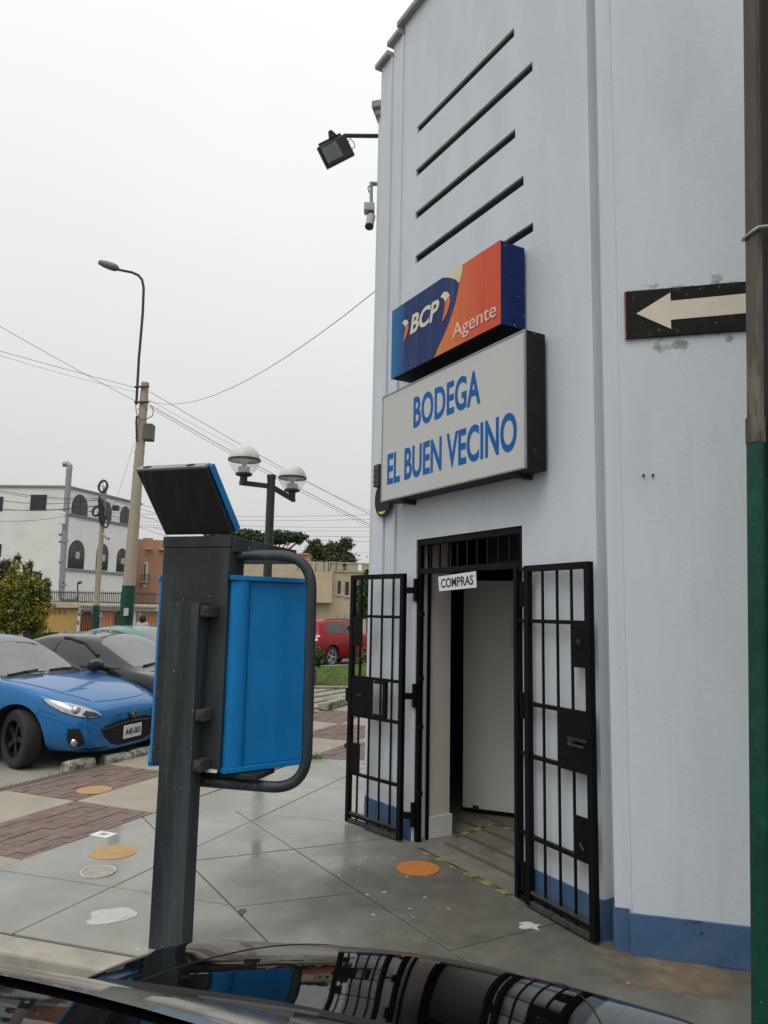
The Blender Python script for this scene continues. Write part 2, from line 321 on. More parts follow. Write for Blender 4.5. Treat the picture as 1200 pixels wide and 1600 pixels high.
CARRED = M('car_paint_red', (.25, .004, .008), .4, .0, var=.05, coat=.35, spec=.1)
CARBLK = M('car_paint_black', (.002, .002, .0022), .12, var=.1, coat=.85, spec=.0)
GLASS = M('car_glass', (.075, .08, .08), .05, var=.1, ior=2.2, vs=1, col2=(.13, .135, .13), c2s=1.5, c2lo=.4, c2hi=.7)
GLASSK = M('car_side_glass', (.014, .015, .016), .06, var=.1, ior=1.7)
WSCR = M('pale_windscreen', (.20, .20, .175), .06, var=.25, vs=5, ior=1.5)  # pale diffuse base colour varied by noise
HLAMP = M('headlamp_lens', (.42, .43, .43), .08, .2, var=.35, vs=9, ior=1.7)
HLAMPD = M('headlamp_dark', (.06, .06, .06), .12, .3, var=.3, vs=10)
CHROME = M('chrome', (.55, .55, .56), .12, .95, var=.05)
PLAST = M('black_plastic', (.014, .014, .015), .45, var=.2, vs=20)
PLASTG = M('cowl_plastic', (.030, .031, .032), .6, var=.2, vs=20)
TAILR = M('tail_red', (.32, .02, .02), .15, var=.2, vs=12)
def leafset(name, cols): return [M('%s_%d' % (name, i), c, .6, var=.25, vs=1.5) for i, c in enumerate(cols)]
LF_AUT = leafset('autumn_leaf', [(.20, .215, .02), (.30, .27, .025), (.105, .14, .018), (.32, .20, .025), (.05, .078, .015)])
LF_DK = leafset('dark_leaf', [(.050, .068, .024), (.075, .085, .030), (.035, .050, .020), (.095, .095, .04)])
LF_UM = leafset('umbrella_leaf', [(.035, .085, .022), (.055, .11, .030), (.025, .06, .018)])
LF_BU = leafset('bush_leaf', [(.045, .095, .020), (.075, .13, .030), (.028, .060, .015)])
LF_FL = leafset('flower_bush', [(.06, .11, .025), (.09, .15, .04), (.45, .12, .08), (.04, .07, .02)])
SKIN = M('skin', (.35, .2, .14), .6); HAIR = M('hair', (.012, .010, .009), .5); SHIRT = M('shirt_grey', (.42, .42, .42), .8); TROUS = M('trousers', (.03, .035, .05), .8)
FLAGR = M('flag_red', (.5, .02, .03), .7); FLAGW = M('flag_white', (.7, .7, .7), .7)
def clear_glass():
    m = bpy.data.materials.new('globe_clear'); m.use_nodes = True; t = m.node_tree; b = t.nodes['Principled BSDF']
    b.inputs['Base Color'].default_value = (.9, .9, .88, 1); b.inputs['Roughness'].default_value = .05; b.inputs['Alpha'].default_value = .22
    return m
CLEAR = clear_glass()

# ------------------------------------------------------------------ frames
J = Vector((.293, 5.938, 0)); FU = Vector((.5, -.8660254, 0)); FN = Vector((-.8660254, -.5, 0))
def F(u, n, z): return J + FU*u + FN*n + Vector((0, 0, z))
RA = R(104.8); RO = Vector((1.348, 4.131, 0)); RU = Vector((math.sin(RA), math.cos(RA), 0)); RN = Vector((RU.y, -RU.x, 0))
if RN.y > 0: RN = -RN
def RW(u, n, z): return RO + RU*u + RN*n + Vector((0, 0, z))
# paving frame: a across, b along the parking edge (direction 23 deg)
PB = Vector((math.sin(R(23)), math.cos(R(23)), 0)); PA = Vector((PB.y, -PB.x, 0))
def PV(a, b, z=0): return PA*a + PB*b + Vector((0, 0, z))
# kerb frame (the black car stands square to it)
HD = R(18); KH = Vector((math.sin(HD), math.cos(HD), 0)); KR = Vector((KH.y, -KH.x, 0))

def wall_open(mb, fr, u0, u1, z0, z1, n0, n1, ops):
    """wall slab between n0 (front) and n1 (back) with rectangular openings and their reveals"""
    us = sorted({u0, u1, *[x for o in ops for x in o[:2]]}); zs = sorted({z0, z1, *[x for o in ops for x in o[2:4]]})
    for i in range(len(us)-1):
        for k in range(len(zs)-1):
            cu, cz = (us[i]+us[i+1])/2, (zs[k]+zs[k+1])/2
            if any(o[0] < cu < o[1] and o[2] < cz < o[3] for o in ops): continue
            a, b, c, d = us[i], us[i+1], zs[k], zs[k+1]
            mb.quad(fr(a, n0, c), fr(b, n0, c), fr(b, n0, d), fr(a, n0, d)); mb.quad(fr(a, n1, c), fr(a, n1, d), fr(b, n1, d), fr(b, n1, c))
    for o in ops:
        a, b, c, d = o[:4]
        mb.quad(fr(a, n0, c), fr(a, n0, d), fr(a, n1, d), fr(a, n1, c)); mb.quad(fr(b, n0, c), fr(b, n1, c), fr(b, n1, d), fr(b, n0, d))
        mb.quad(fr(a, n0, d), fr(b, n0, d), fr(b, n1, d), fr(a, n1, d))
        if c > z0 + 1e-4: mb.quad(fr(a, n0, c), fr(a, n1, c), fr(b, n1, c), fr(b, n0, c))
    a, b = u0, u1
    mb.quad(fr(a, n0, z0), fr(a, n0, z1), fr(a, n1, z1), fr(a, n1, z0)); mb.quad(fr(b, n0, z0), fr(b, n1, z0), fr(b, n1, z1), fr(b, n0, z1))
    mb.quad(fr(a, n0, z1), fr(b, n0, z1), fr(b, n1, z1), fr(a, n1, z1))
# ------------------------------------------------------------------ SETTING: ground and paving
def sheet(name, pts, z, mat, thick=.0):
    mb = MB()
    P = [Vector((p[0], p[1], z)) for p in pts]
    if thick: mb.prism([p - Vector((0, 0, thick)) for p in P], (0, 0, thick))
    else: mb.quad(*P)
    return struct(mb.build(name, mat))
sheet('ground', [(-600, -300), (600, -300), (600, 900), (-600, 900)], -.20, ASPH)

def poly_split(poly, p, q):
    """split a convex 2-D polygon by the line p-q"""
    nx, ny = -(q[1]-p[1]), q[0]-p[0]
    sd_ = [(v[0]-p[0])*nx + (v[1]-p[1])*ny for v in poly]
    A, B = [], []
    for i, v in enumerate(poly):
        j = (i+1) % len(poly); s, t = sd_[i], sd_[j]
        if s >= 0: A.append(v)
        if s <= 0: B.append(v)
        if s*t < 0:
            k = s/(s-t); m = (v[0]+(poly[j][0]-v[0])*k, v[1]+(poly[j][1]-v[1])*k); A.append(m); B.append(m)
    return [x for x in (A, B) if len(x) > 2 and area(x) > .004]
def area(p): return abs(sum(p[i][0]*p[(i+1) % len(p)][1]-p[(i+1) % len(p)][0]*p[i][1] for i in range(len(p))))/2
def cen(p): return sum(v[0] for v in p)/len(p), sum(v[1] for v in p)/len(p)
def side(c, p, q): return (q[0]-p[0])*(c[1]-p[1]) - (q[1]-p[1])*(c[0]-p[0])
def shrink(poly, d):
    """inset a convex polygon"""
    if sum(poly[i][0]*poly[(i+1) % len(poly)][1]-poly[(i+1) % len(poly)][0]*poly[i][1] for i in range(len(poly))) < 0: poly = poly[::-1]
    out = poly
    for i in range(len(poly)):
        a, b = poly[i], poly[(i+1) % len(poly)]; l = math.hypot(b[0]-a[0], b[1]-a[1])
        if l < 1e-4: continue
        nx, ny = -(b[1]-a[1])/l*d, (b[0]-a[0])/l*d
        r = [x for x in poly_split(out, (a[0]+nx, a[1]+ny), (b[0]+nx, b[1]+ny)) if side(cen(x), (a[0]+nx, a[1]+ny), (b[0]+nx, b[1]+ny)) > 0]
        if not r: return None
        out = r[0]
    return out
def clip(poly, cl):
    """convex clip of poly by convex ccw polygon cl"""
    out = poly
    for i in range(len(cl)):
        a, b = cl[i], cl[(i+1) % len(cl)]
        r = [x for x in poly_split(out, a, b) if side(cen(x), a, b) > 0]
        if not r: return None
        out = r[0]
    return out
xy = lambda v: (v.x, v.y)
# sidewalk outline: kerb, outer edge, far end, facade
kerbA, kerbB = (-2.03, 4.26), (-1.43, 4.08)
def ext(p, q, t): return (p[0]+(q[0]-p[0])*t, p[1]+(q[1]-p[1])*t)
kL, kR = ext(kerbA, kerbB, -2.0), ext(kerbA, kerbB, 9.5)
edge0, edge1 = (-2.93, 4.34), (-1.30, 8.06)
cor0, cor1 = xy(F(-.86, 0, 0)), xy(F(2.0, 0, 0))
sw = [(-2.84, 4.50), kL, kR, (3.9, 3.25), (1.3, 4.10), cor1, cor0, xy(F(-1.0, 0, 0)), (.25, 8.9), (-.80, 9.12)]
base_pts = [(-3.2, 4.62), kL, kR, (5.5, 2.0), (5.5, 6), (.5, 9.3), (-.9, 9.4)]
sheet('sidewalk_bed', [(-2.95, 4.55), kL, kR, (5.2, 2.2), (5.2, 6), (.6, 9.2), (-.85, 9.2)], -.010, JOINT, .18)
# joints measured on the pavement
D1 = ((-1.99, 6.53), (-.62, 4.28)); J3 = ((-1.94, 4.26), (-.34, 8.25)); J1 = ((-2.51, 5.2), (-.79, 4.66)); J4 = ((-1.65, 6.88), (-.16, 6.44))
D2 = ((-1.09, 6.51), (-.14, 4.99)); E1 = ((-1.3, 5.45), (-.15, 5.96)); E2 = ((-.79, 4.68), (.47, 5.14)); FEND = ((-1.3, 7.75), (.3, 7.6))
left = lambda c, l: side(c, *l) > 0      # left of the directed line
pcs = [[(-2.86, 4.512), kR, (5.0, 2.6), (5.0, 5.6), (.55, 9.1), (-.85, 9.14)]]
hull = []
def cut(l, cond=lambda c: True):
    global pcs
    n = []
    for p in pcs: n += poly_split(p, *l) if cond(cen(p)) else [p]
    pcs = n
cut(J3); cut(D1)
cut(J1, lambda c: not left(c, D1) and True)
cut(J4, lambda c: left(c, D1)); cut(D2, lambda c: left(c, D1) and not left(c, J4)); cut(E1, lambda c: left(c, D1) and not left(c, J4))
cut(E2, lambda c: left(c, D1) and not left(c, E1)); cut(FEND, lambda c: left(c, J4))
cut((xy(F(1.6, 0, 0)), xy(F(1.6, 2.2, 0))), lambda c: c[0] > .2)
sidewalk = struct(bpy.data.objects.new('sidewalk', None)); COL.objects.link(sidewalk); ORG[sidewalk] = (Vector((0, 0, 0)), 0)
for p in pcs:
    q = shrink(p, .0045)
    if not q: continue
    c = cen(q); mb = MB(); dz = random.uniform(-.0012, .0012)
    mb.prism([Vector((x, y, -.05)) for x, y in q], (0, 0, .05+dz))
    near_door = (Vector((c[0], c[1], 0))-J).dot(FN) < .95 and (Vector((c[0], c[1], 0))-J).dot(FU) > .25
    mb.build('slab', CONC, sidewalk, bev=.004)
# kerb stones along the road
kb = struct(bpy.data.objects.new('kerb', None)); COL.objects.link(kb); ORG[kb] = (Vector((0, 0, 0)), 0)
kd = Vector((.957, -.289, 0)); kn = Vector((-.289, -.957, 0))
for i in range(7):
    s0 = -1.35 + i*1.20; p0 = Vector((-2.03, 4.26, 0)) + kd*s0; mb = MB()
    mb.prism([p0 - Vector((0, 0, .2)), p0+kd*1.194 - Vector((0, 0, .2)), p0+kd*1.194+kn*.17 - Vector((0, 0, .2)), p0+kn*.17 - Vector((0, 0, .2))], (0, 0, .197+random.uniform(-.003, .003)))
    mb.build('kerb_stone', KERB, kb, bev=.015)

# plaza checker of brick and cream concrete, cells measured in the (a,b) frame
EDGE_A = -4.40; QA, QB, CW, CL = -5.26, 5.37, .88, 1.35
sheet('plaza_bed', [xy(PV(-6.30, 1.0)), xy(PV(EDGE_A+.02, 1.0)), xy(PV(EDGE_A+.02, 8.1)), xy(PV(-2.4, 8.1)), xy(PV(-2.4, 13.2)), xy(PV(-6.30, 13.2))], -.014, JOINT, .12)
cells = []
for i in range(-2, 4):
    for k in range(-4, 6):
        a0_, b0_ = QA + i*CW, QB + k*CL
        if i >= 1 and b0_ < 8.0: continue
        if i < -1 and b0_ < 9.3: continue
        if i == -2: continue
        cells.append((a0_, b0_, (i+k) % 2 == 0))
brick_paving = struct(bpy.data.objects.new('brick_paving', None)); COL.objects.link(brick_paving); ORG[brick_paving] = (Vector((0, 0, 0)), 0)
cream_paving = struct(bpy.data.objects.new('cream_paving', None)); COL.objects.link(cream_paving); ORG[cream_paving] = (Vector((0, 0, 0)), 0)
bricks = []
BL, BW = .205, .102
wall_clip = F(-.95, .05, 0)
for a0_, b0_, cream in cells:
    x0, y0 = PV(a0_+CW/2, b0_+CL/2).x, PV(a0_+CW/2, b0_+CL/2).y
    if x0 > .35 - (y0-7)*.0 and y0 < 9: continue
    cellp = [xy(PV(a0_+.005, b0_+.005)), xy(PV(a0_+CW-.005, b0_+.005)), xy(PV(a0_+CW-.005, b0_+CL-.005)), xy(PV(a0_+.005, b0_+CL-.005))]
    if side(cen(cellp), cellp[0], cellp[1]) < 0: cellp = cellp[::-1]
    if cream:
        for h in range(1):
            mb = MB(); mb.prism([Vector((x, y, -.04)) for x, y in cellp], (0, 0, .04+random.uniform(-.002, .002))); mb.build('cream_slab', CREAM, cream_paving, bev=.004)
    else:
        ncol = int(CW/BW)+2; nrow = int(CL/BL)+2
        for ic in range(ncol):
            for ir in range(-1, nrow):
                aa = a0_ + ic*BW; bb = b0_ + ir*BL + (BL/2 if ic % 2 else 0)
                q = [xy(PV(aa+.003, bb+.003)), xy(PV(aa+BW-.003, bb+.003)), xy(PV(aa+BW-.003, bb+BL-.003)), xy(PV(aa+.003, bb+BL-.003))]
                if side(cen(q), q[0], q[1]) < 0: q = q[::-1]
                q = clip(q, cellp)
                if q and area(q) > .002: bricks.append(q)
bricks.sort(key=lambda q: math.hypot(*cen(q)) + (6 if abs(cen(q)[0]/cen(q)[1]) > .56 else 0))
rest = MB()
for i, q in enumerate(bricks):
    z = random.uniform(-.0045, .002); P = [Vector((x, y, -.04)) for x, y in q]
    tx, ty = random.uniform(-.008, .008), random.uniform(-.008, .008); c = cen(q)
    if i < 300:
        mb = MB(); mb.prism(P, (0, 0, .04+z))
        for v in mb.v[len(P):]: v.z += (v.x-c[0])*tx+(v.y-c[1])*ty
        mb.build('brick', random.choice(BR), brick_paving)
    else:
        rest.cur = random.randrange(4); rest.prism(P, (0, 0, .04+z))
rb = rest.build('far_brick', BR, brick_paving); rb['kind'] = 'stuff'

# parking bays (left), far slabs, lawn, street
PZ = -.06
sheet('parking_ground', [xy(PV(-20, -3)), xy(PV(-6.27, -3)), xy(PV(-6.27, 11.45)), xy(PV(-20, 11.45))], PZ, PARK, .12)
# stone edging between the plaza and the bays
for i, (x, y, l, ang, lab) in enumerate([(-3.315, 8.46, .36, 60, 'worn whitewashed wheel stop stone under the blue car, left of its pair'), (-3.03, 8.83, .33, 54, 'worn whitewashed wheel stop stone under the blue car, right of its pair'), (-2.86, 9.20, .36, 66, 'short wheel stop stone half hidden by the blue phone kiosk'), (-3.86, 7.30, .5, 66, 'concrete wheel stop stone cut off by the left picture edge')]):
    c, s = math.cos(R(ang)), math.sin(R(ang)); mb = MB()
    hw, hh = .075, .105
    prof = [(-hw, 0), (hw, 0), (hw*.95, hh*.6), (hw*.6, hh*.97), (-hw*.6, hh), (-hw*.95, hh*.6)]
    rings = []
    n = 7
    for k in range(n):
        t = -l/2 + l*k/(n-1); sc = .93 if k in (0, n-1) else 1
        rings.append([Vector((x + c*t - s*p*sc*(1+random.uniform(-.04, .04)), y + s*t + c*p*sc, PZ+.03+h*sc+random.uniform(-.005, .005)*(h > .01))) for p, h in prof])
    vs_ = [v for r_ in rings for v in r_]; m = len(prof)
    fs = [(k*m+j, k*m+(j+1) % m, (k+1)*m+(j+1) % m, (k+1)*m+j) for k in range(n-1) for j in range(m)] + [list(range(m)), [(n-1)*m+j for j in range(m)]]
    mb.add(vs_, fs); o = mb.build('wheel_stop', STONE, loc=(x, y, PZ), bev=.008)
    tag(o, lab, 'wheel stop', 'stone wheel stops at the parking bays')
# worn dirt strip with grass along bay edge
def blades(mb, pts_fn, n, h, wd, mats):
    for _ in range(n):
        p = pts_fn(); a = random.uniform(0, math.tau); hh = h*random.uniform(.5, 1.3)
        d = Vector((math.cos(a), math.sin(a), 0)); l = Vector((random.uniform(-.5, .5), random.uniform(-.5, .5), 1))*hh
        mb.cur = random.randrange(mats); mb.add([p-d*wd, p+d*wd, p+l], [(0, 1, 2)])
# far parking slabs and lawn seen past the kiosk
def strip(name, pts, z, mat, parent=None, th=.06):
    mb = MB(); mb.prism([Vector((p[0], p[1], z-th)) for p in pts], (0, 0, th)); return mb.build(name, mat, parent, bev=.006)
bay = struct(bpy.data.objects.new('parking_bay', None)); COL.objects.link(bay); ORG[bay] = (Vector((0, 0, 0)), 0)
sheet('bay_soil', [xy(PV(-9.5, 11.4)), xy(PV(-2, 13.3)), xy(PV(1.5, 18.0)), xy(PV(-9.5, 18.0))], -.045, EARTH, .1)
for i in range(5):
    b_ = 11.75 + i*1.02
    a_ = -8.6
    q = [xy(PV(a_, b_+.1)), xy(PV(a_+9, b_+.1-.2)), xy(PV(a_+9, b_+.88-.2)), xy(PV(a_, b_+.88))]
# slabs run along ~27 deg towards the lawn, seen as four pale bands
SD = Vector((math.sin(R(27)), math.cos(R(27)), 0)); SN = Vector((SD.y, -SD.x, 0)); S0 = g(488, 1111)
for i in range(7):
    o_ = S0 + SN*(-.12 - i*.47)
    q = [o_+SN*.02, o_+SN*.37, o_+SN*.37+SD*6.2, o_+SN*.02+SD*6.2]
    strip('bay_slab', [xy(v) for v in q], -.005, PARK, bay)
# whitewashed kerb stone beside the bay
kst = [(g(512, 1111), g(562, 1095)), (g(470, 1119), g(491, 1112))]
for (p, q), lab in zip(kst, ('long whitewashed kerb block seen left of the open gate', 'kerb block end half hidden by the kiosk tube')):
    d = (q-p).normalized(); n_ = Vector((-d.y, d.x, 0)); mb = MB()
    mb.prism([p, q, q+n_*.2, p+n_*.2], (0, 0, .13)); tag(mb.build('kerb_block', STONE, loc=p, bev=.02), lab, 'kerb', 'kerb blocks by the far bays')
la, lb, lc, ld = g(340, 1074), g(640, 1077), g(640, 1037), g(340, 1049)
mb = MB(); mb.prism([v+Vector((0, 0, -.1)) for v in (la, lb, lc, ld)], (0, 0, .12)); struct(mb.build('lawn', LAWN))
mb = MB(); blades(mb, lambda: (lambda s, t: la.lerp(lb, s).lerp(ld.lerp(lc, s), t))(random.uniform(.4, .95), random.random()) + Vector((0, 0, .015)), 14000, .06, .006, 3)
tag(mb.build('lawn_grass', GRASS), 'mown green lawn strip between the kiosk and the open gate', 'grass', kind='stuff')
mb = MB()
for i in range(7):
    o_ = S0 + SN*(-.16 - i*.47)
    blades(mb, lambda: o_ + SN*random.uniform(-.05, .07) + SD*random.uniform(0, 6) + Vector((0, 0, -.04)), 420, .07, .006, 3)
for _ in range(260):
    p = PV(-6.33+random.gauss(0, .07), random.uniform(4.6, 9.6)); p.z = PZ
    blades(mb, lambda: p + Vector((random.gauss(0, .03), random.gauss(0, .03), 0)), 3, .05, .004, 3)
tag(mb.build('joint_grass', GRASS), 'weedy grass growing between the pale parking slabs', 'grass', kind='stuff')
for p, q, lab in ((la, lb, 'near'), (ld, lc, 'far')):
    d = (q-p).normalized(); n_ = Vector((-d.y, d.x, 0)); mb = MB(); mb.prism([p-Vector((0, 0, .1)), q-Vector((0, 0, .1)), q+n_*.16-Vector((0, 0, .1)), p+n_*.16-Vector((0, 0, .1))], (0, 0, .145))
    struct(mb.build('lawn_kerb_'+lab, KERB, bev=.01))
mb = MB(); tf = g(494, 1185)
blades(mb, lambda: tf + Vector((random.gauss(0, .05), random.gauss(0, .035), 0)), 90, .07, .004, 3)
tag(mb.build('weed_tuft', GRASS, loc=tf), 'small green weed tuft in the paving joint right of the kiosk tube', 'weed', kind='stuff')

# flat marks on the paving
def disc(name, px, py, r, mat, lab, cat, group=None, z=.004, n=28, jag=0):
    c = g(px, py); mb = MB()
    P = [c + Vector((math.cos(2*math.pi*k/n)*r*(1+random.uniform(-jag, jag)), math.sin(2*math.pi*k/n)*r*(1+random.uniform(-jag, jag)), 0)) for k in range(n)]
    mb.prism(P, (0, 0, z)); return tag(mb.build(name, mat, loc=c), lab, cat, group)
disc('floor_dot', 653, 1357, .148, ORANGE, 'bright orange distancing dot on the pavement before the doorway', 'floor dot', 'orange distancing dots')
disc('floor_dot', 177, 1332, .160, ORANGE2, 'faded orange distancing dot on the grey concrete left of the kiosk post', 'floor dot', 'orange distancing dots')
disc('floor_dot', 147, 1235, .160, ORANGE2, 'faded orange distancing dot on the red brick paving', 'floor dot', 'orange distancing dots', z=.007)
cv = disc('access_cover', 153, 1363, .112, COVER, 'small round cover ringed pale in the concrete left of the post', 'cover', z=.005)
c = g(153, 1363); mb = MB(); mb.lathe([(.103, .004), (.103, .009), (.114, .009), (.114, .0)], c, 28); mb.build('cover_rim', PALEP, cv)
c = g(172, 1432); mb = MB(); n = 22
P = [c + Vector((math.cos(t)*.125*(1+.18*math.sin(3*t+1)+.08*math.sin(7*t)), math.sin(t)*.125*(1+.2*math.sin(2*t+.5)), 0)) for t in [2*math.pi*k/n for k in range(n)]]
mb.prism(P, (0, 0, .004)); tag(mb.build('paint_blot', PALEP, loc=c), 'white paint blot on the concrete near the kerb', 'paint blot')
c = g(162, 1304); mb = MB(); mb.prism([c+PA*-.085+PB*-.06, c+PA*.085+PB*-.06, c+PA*.085+PB*.06, c+PA*-.085+PB*.06], (0, 0, .003)); ps = mb.build('paper_sticker', PAPER, loc=c)
tag(ps, 'small white square sticker on the concrete beside the bricks', 'sticker')
mb = MB(); mb.prism([c+PA*-.03+PB*-.025+Vector((0, 0, .003)), c+PA*.03+PB*-.025+Vector((0, 0, .003)), c+PA*.03+PB*.025+Vector((0, 0, .003)), c+PA*-.03+PB*.025+Vector((0, 0, .003))], (0, 0, .002)); mb.build('print', COVER, ps)
def splat(name, px, py, r, mat, lab, cat, sx=1, sy=1):
    c = g(px, py); n = 18; P = []
    for k in range(n):
        t = 2*math.pi*k/n; rr = r*random.uniform(.55, 1.2); P.append(c + Vector((math.cos(t)*rr*sx, math.sin(t)*rr*sy, 0)))
    mb = MB(); mb.prism(P, (0, 0, .003)); return tag(mb.build(name, mat, loc=c), lab, cat)
splat('paint_blot', 828, 1447, .06, PALEP, 'pale splash dried on the concrete at the foot of the right gate', 'stain', 1.2, .9)
splat('debris', 377, 1426, .035, M('dry_leaf', (.16, .10, .06), .9, var=.4, vs=40), 'brown dry debris caught in a pavement joint', 'debris', .7, 1.6)
def stain(name, col, scale, lo, hi, mask=(1, 1, 0), **k):
    """dirt that thins out through its own noise instead of ending in a hard edge"""
    m = M(name, col, .9, **k); t = m.node_tree; b = t.nodes['Principled BSDF']
    tc = t.nodes.new('ShaderNodeTexCoord'); nz = t.nodes.new('ShaderNodeTexNoise'); nz.inputs['Scale'].default_value = scale; nz.inputs['Detail'].default_value = 8
    gr_ = t.nodes.new('ShaderNodeVectorMath'); gr_.operation = 'DISTANCE'; gr_.inputs[1].default_value = (.5, .5, .5)
    sc_ = t.nodes.new('ShaderNodeVectorMath'); sc_.operation = 'MULTIPLY'; sc_.inputs[1].default_value = mask; gr_.inputs[1].default_value = tuple(.5*q for q in mask)
    t.links.new(tc.outputs['Generated'], sc_.inputs[0]); t.links.new(sc_.outputs[0], gr_.inputs[0]); t.links.new(tc.outputs['Object'], nz.inputs['Vector'])
    s1 = t.nodes.new('ShaderNodeMath'); s1.operation = 'MULTIPLY'; s1.inputs[1].default_value = .55; t.links.new(gr_.outputs['Value'], s1.inputs[0])
    s2 = t.nodes.new('ShaderNodeMath'); s2.operation = 'SUBTRACT'; t.links.new(nz.outputs['Fac'], s2.inputs[0]); t.links.new(s1.outputs[0], s2.inputs[1])
    r = t.nodes.new('ShaderNodeMapRange'); r.inputs['From Min'].default_value = lo; r.inputs['From Max'].default_value = hi
    t.links.new(s2.outputs[0], r.inputs['Value']); t.links.new(r.outputs[0], b.inputs['Alpha']); return m
sand = stain('sandy_stain', (.23, .175, .11), 5, .26, .62, var=.25, vs=6)
def irregular(name, pts, mat, lab, z):
    mb = MB(); P = []
    for i, p in enumerate(pts):
        q = pts[(i+1) % len(pts)]; a, b = g(*p), g(*q)
        for k in range(5): P.append(a.lerp(b, k/5) + Vector((random.gauss(0, .012), random.gauss(0, .012), 0)))
    mb.prism(P, (0, 0, z)); return tag(mb.build(name, mat, loc=P[0]), lab, 'stain')
irregular('sand_stain', [(925, 1474), (1040, 1494), (1185, 1514), (1190, 1570), (1110, 1560), (1040, 1545), (1000, 1550), (930, 1530), (900, 1490)], sand, 'brown sandy dirt washed along the foot of the right wall', .0025)
# white specks scattered too small to pick apart
mb = MB()
for px, py in [(541, 1247), (398, 1250), (470, 1330), (490, 1343), (664, 1402), (645, 1433), (982, 1536), (560, 1330), (572, 1340), (614, 1341), (700, 1420), (640, 1420), (556, 1400), (362, 1244), (505, 1318), (515, 1305)] + [(random.gauss(520, 70), random.gauss(1330, 35)) for _ in range(60)]:
    c = g(px, py); r_ = random.uniform(.003, .011); mb.prism([c + Vector((math.cos(t)*r_*random.uniform(.6, 1.3)*1.4, math.sin(t)*r_*random.uniform(.6, 1.2), 0)) for t in [k*math.tau/8 for k in range(8)]], (0, 0, .002))
tag(mb.build('paint_specks', PALEP), 'tiny white specks scattered over the grey pavement', 'specks', kind='stuff')
# hazard tape
def tape(pts, wdt, lab, name='hazard_tape', z=.004):
    t = thing(name, lab, 'tape', pts[0]); seg = .085
    for a, b in zip(pts, pts[1:]):
        d = b-a; l = d.length; d.normalize(); n_ = Vector((-d.y, d.x, 0)); k = 0; s = 0
        while s < l:
            s1 = min(l, s+seg); sl = .02
            mb = MB(); q = [a+d*s, a+d*s1, a+d*(s1+sl)+n_*wdt, a+d*(s+sl)+n_*wdt]
            mb.prism([v + Vector((0, 0, .0005)) for v in q], (0, 0, z)); mb.build('stripe', TAPEY if k % 2 else TAPEK, t); s = s1; k += 1
tape([F(.10, .075, 0), F(1.16, .055, 0)], .045, 'worn yellow and black hazard tape across the store doorway')

# ------------------------------------------------------------------ CORNER STORE
store = thing('corner_store', 'pale blue grey corner store with chamfered doorway, slits above and blue skirting', 'building', J)
slots = [(-.125, 1.19, 5.955, 6.025), (-.137, 1.385, 5.545, 5.618), (-.137, 1.197, 5.145, 5.215), (-.127, 1.283, 4.735, 4.808), (-.13, 1.378, 4.345, 4.412)]
door = (-.05, 1.245, 0.0, 2.335)
mb = MB(); wall_open(mb, F, -.365, 1.90, 0, 2.6, 0, -.10, [(door[0], door[1], 0, door[3])]); wall_open(mb, F, -.365, 1.90, 2.6, 7.2, 0, -.02, slots); mb.build('wall', WALL, store)
mb = MB(); wall_open(mb, F, -.365, 1.90, 2.6, 7.2, -.401, -.45, []); wall_open(mb, F, -.365, 1.90, 0.0, 2.6, -.101, -.345, [(door[0], door[1], 0, door[3])])
mb.build('inner_wall', [BEIGE], store)
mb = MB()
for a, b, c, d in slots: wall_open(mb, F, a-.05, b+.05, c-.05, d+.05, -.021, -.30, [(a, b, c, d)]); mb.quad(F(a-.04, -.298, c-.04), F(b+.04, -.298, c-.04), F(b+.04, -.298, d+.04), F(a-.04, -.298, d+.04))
mb.build('slit_shade_lining', SLOT_SHADE, store)
for u0_, u1_, n_, zt in ((-.53, -.366, .022, 7.10), (-.72, -.531, .044, 6.98)):
    mb = MB(); mb.box((u0_, -.4, 0), (u1_, n_, zt), F); mb.build('corner_strip', WALL, store, bev=.006)
    mb = MB(); mb.box((u0_-.05, -.4, zt), (u1_+.0, n_+.05, zt+.05), F); mb.build('coping', COPING, store, bev=.006)
mb = MB(); mb.box((-.43, .055, 7.2), (1.98, -.4, 7.255), F); mb.build('coping', COPING, store, bev=.006)
# left side wall with its pilaster
LA = R(14); LU = Vector((math.sin(LA), math.cos(LA), 0)); LN = Vector((-LU.y, LU.x, 0)); LO = F(-.72, .044, 0)
def LW(u, n, z): return LO + LU*u + LN*n + Vector((0, 0, z))
mb = MB(); mb.box((0.0, -.35, 0), (12, 0.0, 6.9), LW); mb.build('side_wall', WALL, store)
mb = MB(); mb.box((.55, .001, 0), (.95, .17, 6.95), LW); mb.build('pilaster', WALL, store, bev=.006)
mb = MB(); mb.box((.48, -.05, 6.951), (1.02, .23, 7.03), LW); mb.box((.51, -.03, 6.88), (.99, .20, 6.949), LW); mb.build('coping', COPING, store, bev=.01)
# right wall and corner pilaster
mb = MB(); mb.box((0, -.30, 0), (7, .0, 7.2), RW); mb.build('front_wall', WALL, store, bev=.004)
mb = MB(); mb.box((1.84, -.30, 2.6), (1.8995, -.0205, 7.2), F); mb.prism([F(1.8985, -.07, 0), F(1.985, -.07, 0), RW(-.09, -.033, 0), RW(.01, -.033, 0), RW(.01, -.25, 0), F(1.8985, -.35, 0)], (0, 0, 7.2)); mb.build('corner_pilaster', WALL, store, bev=.004)
mb = MB(); mb.box((-.2, -.35, 7.2), (7, .06, 7.255), RW); mb.build('coping', COPING, store)
# roof and closed back
mb = MB(); c0 = F(-.8, -.4, 6.85); mb.prism([F(-.5, -.35, 6.7), F(1.8, -.35, 6.7), RW(6.9, -.3, 6.7), LW(11.9, -.3, 6.7)], (0, 0, .1)); mb.build('roof', COPING, store)
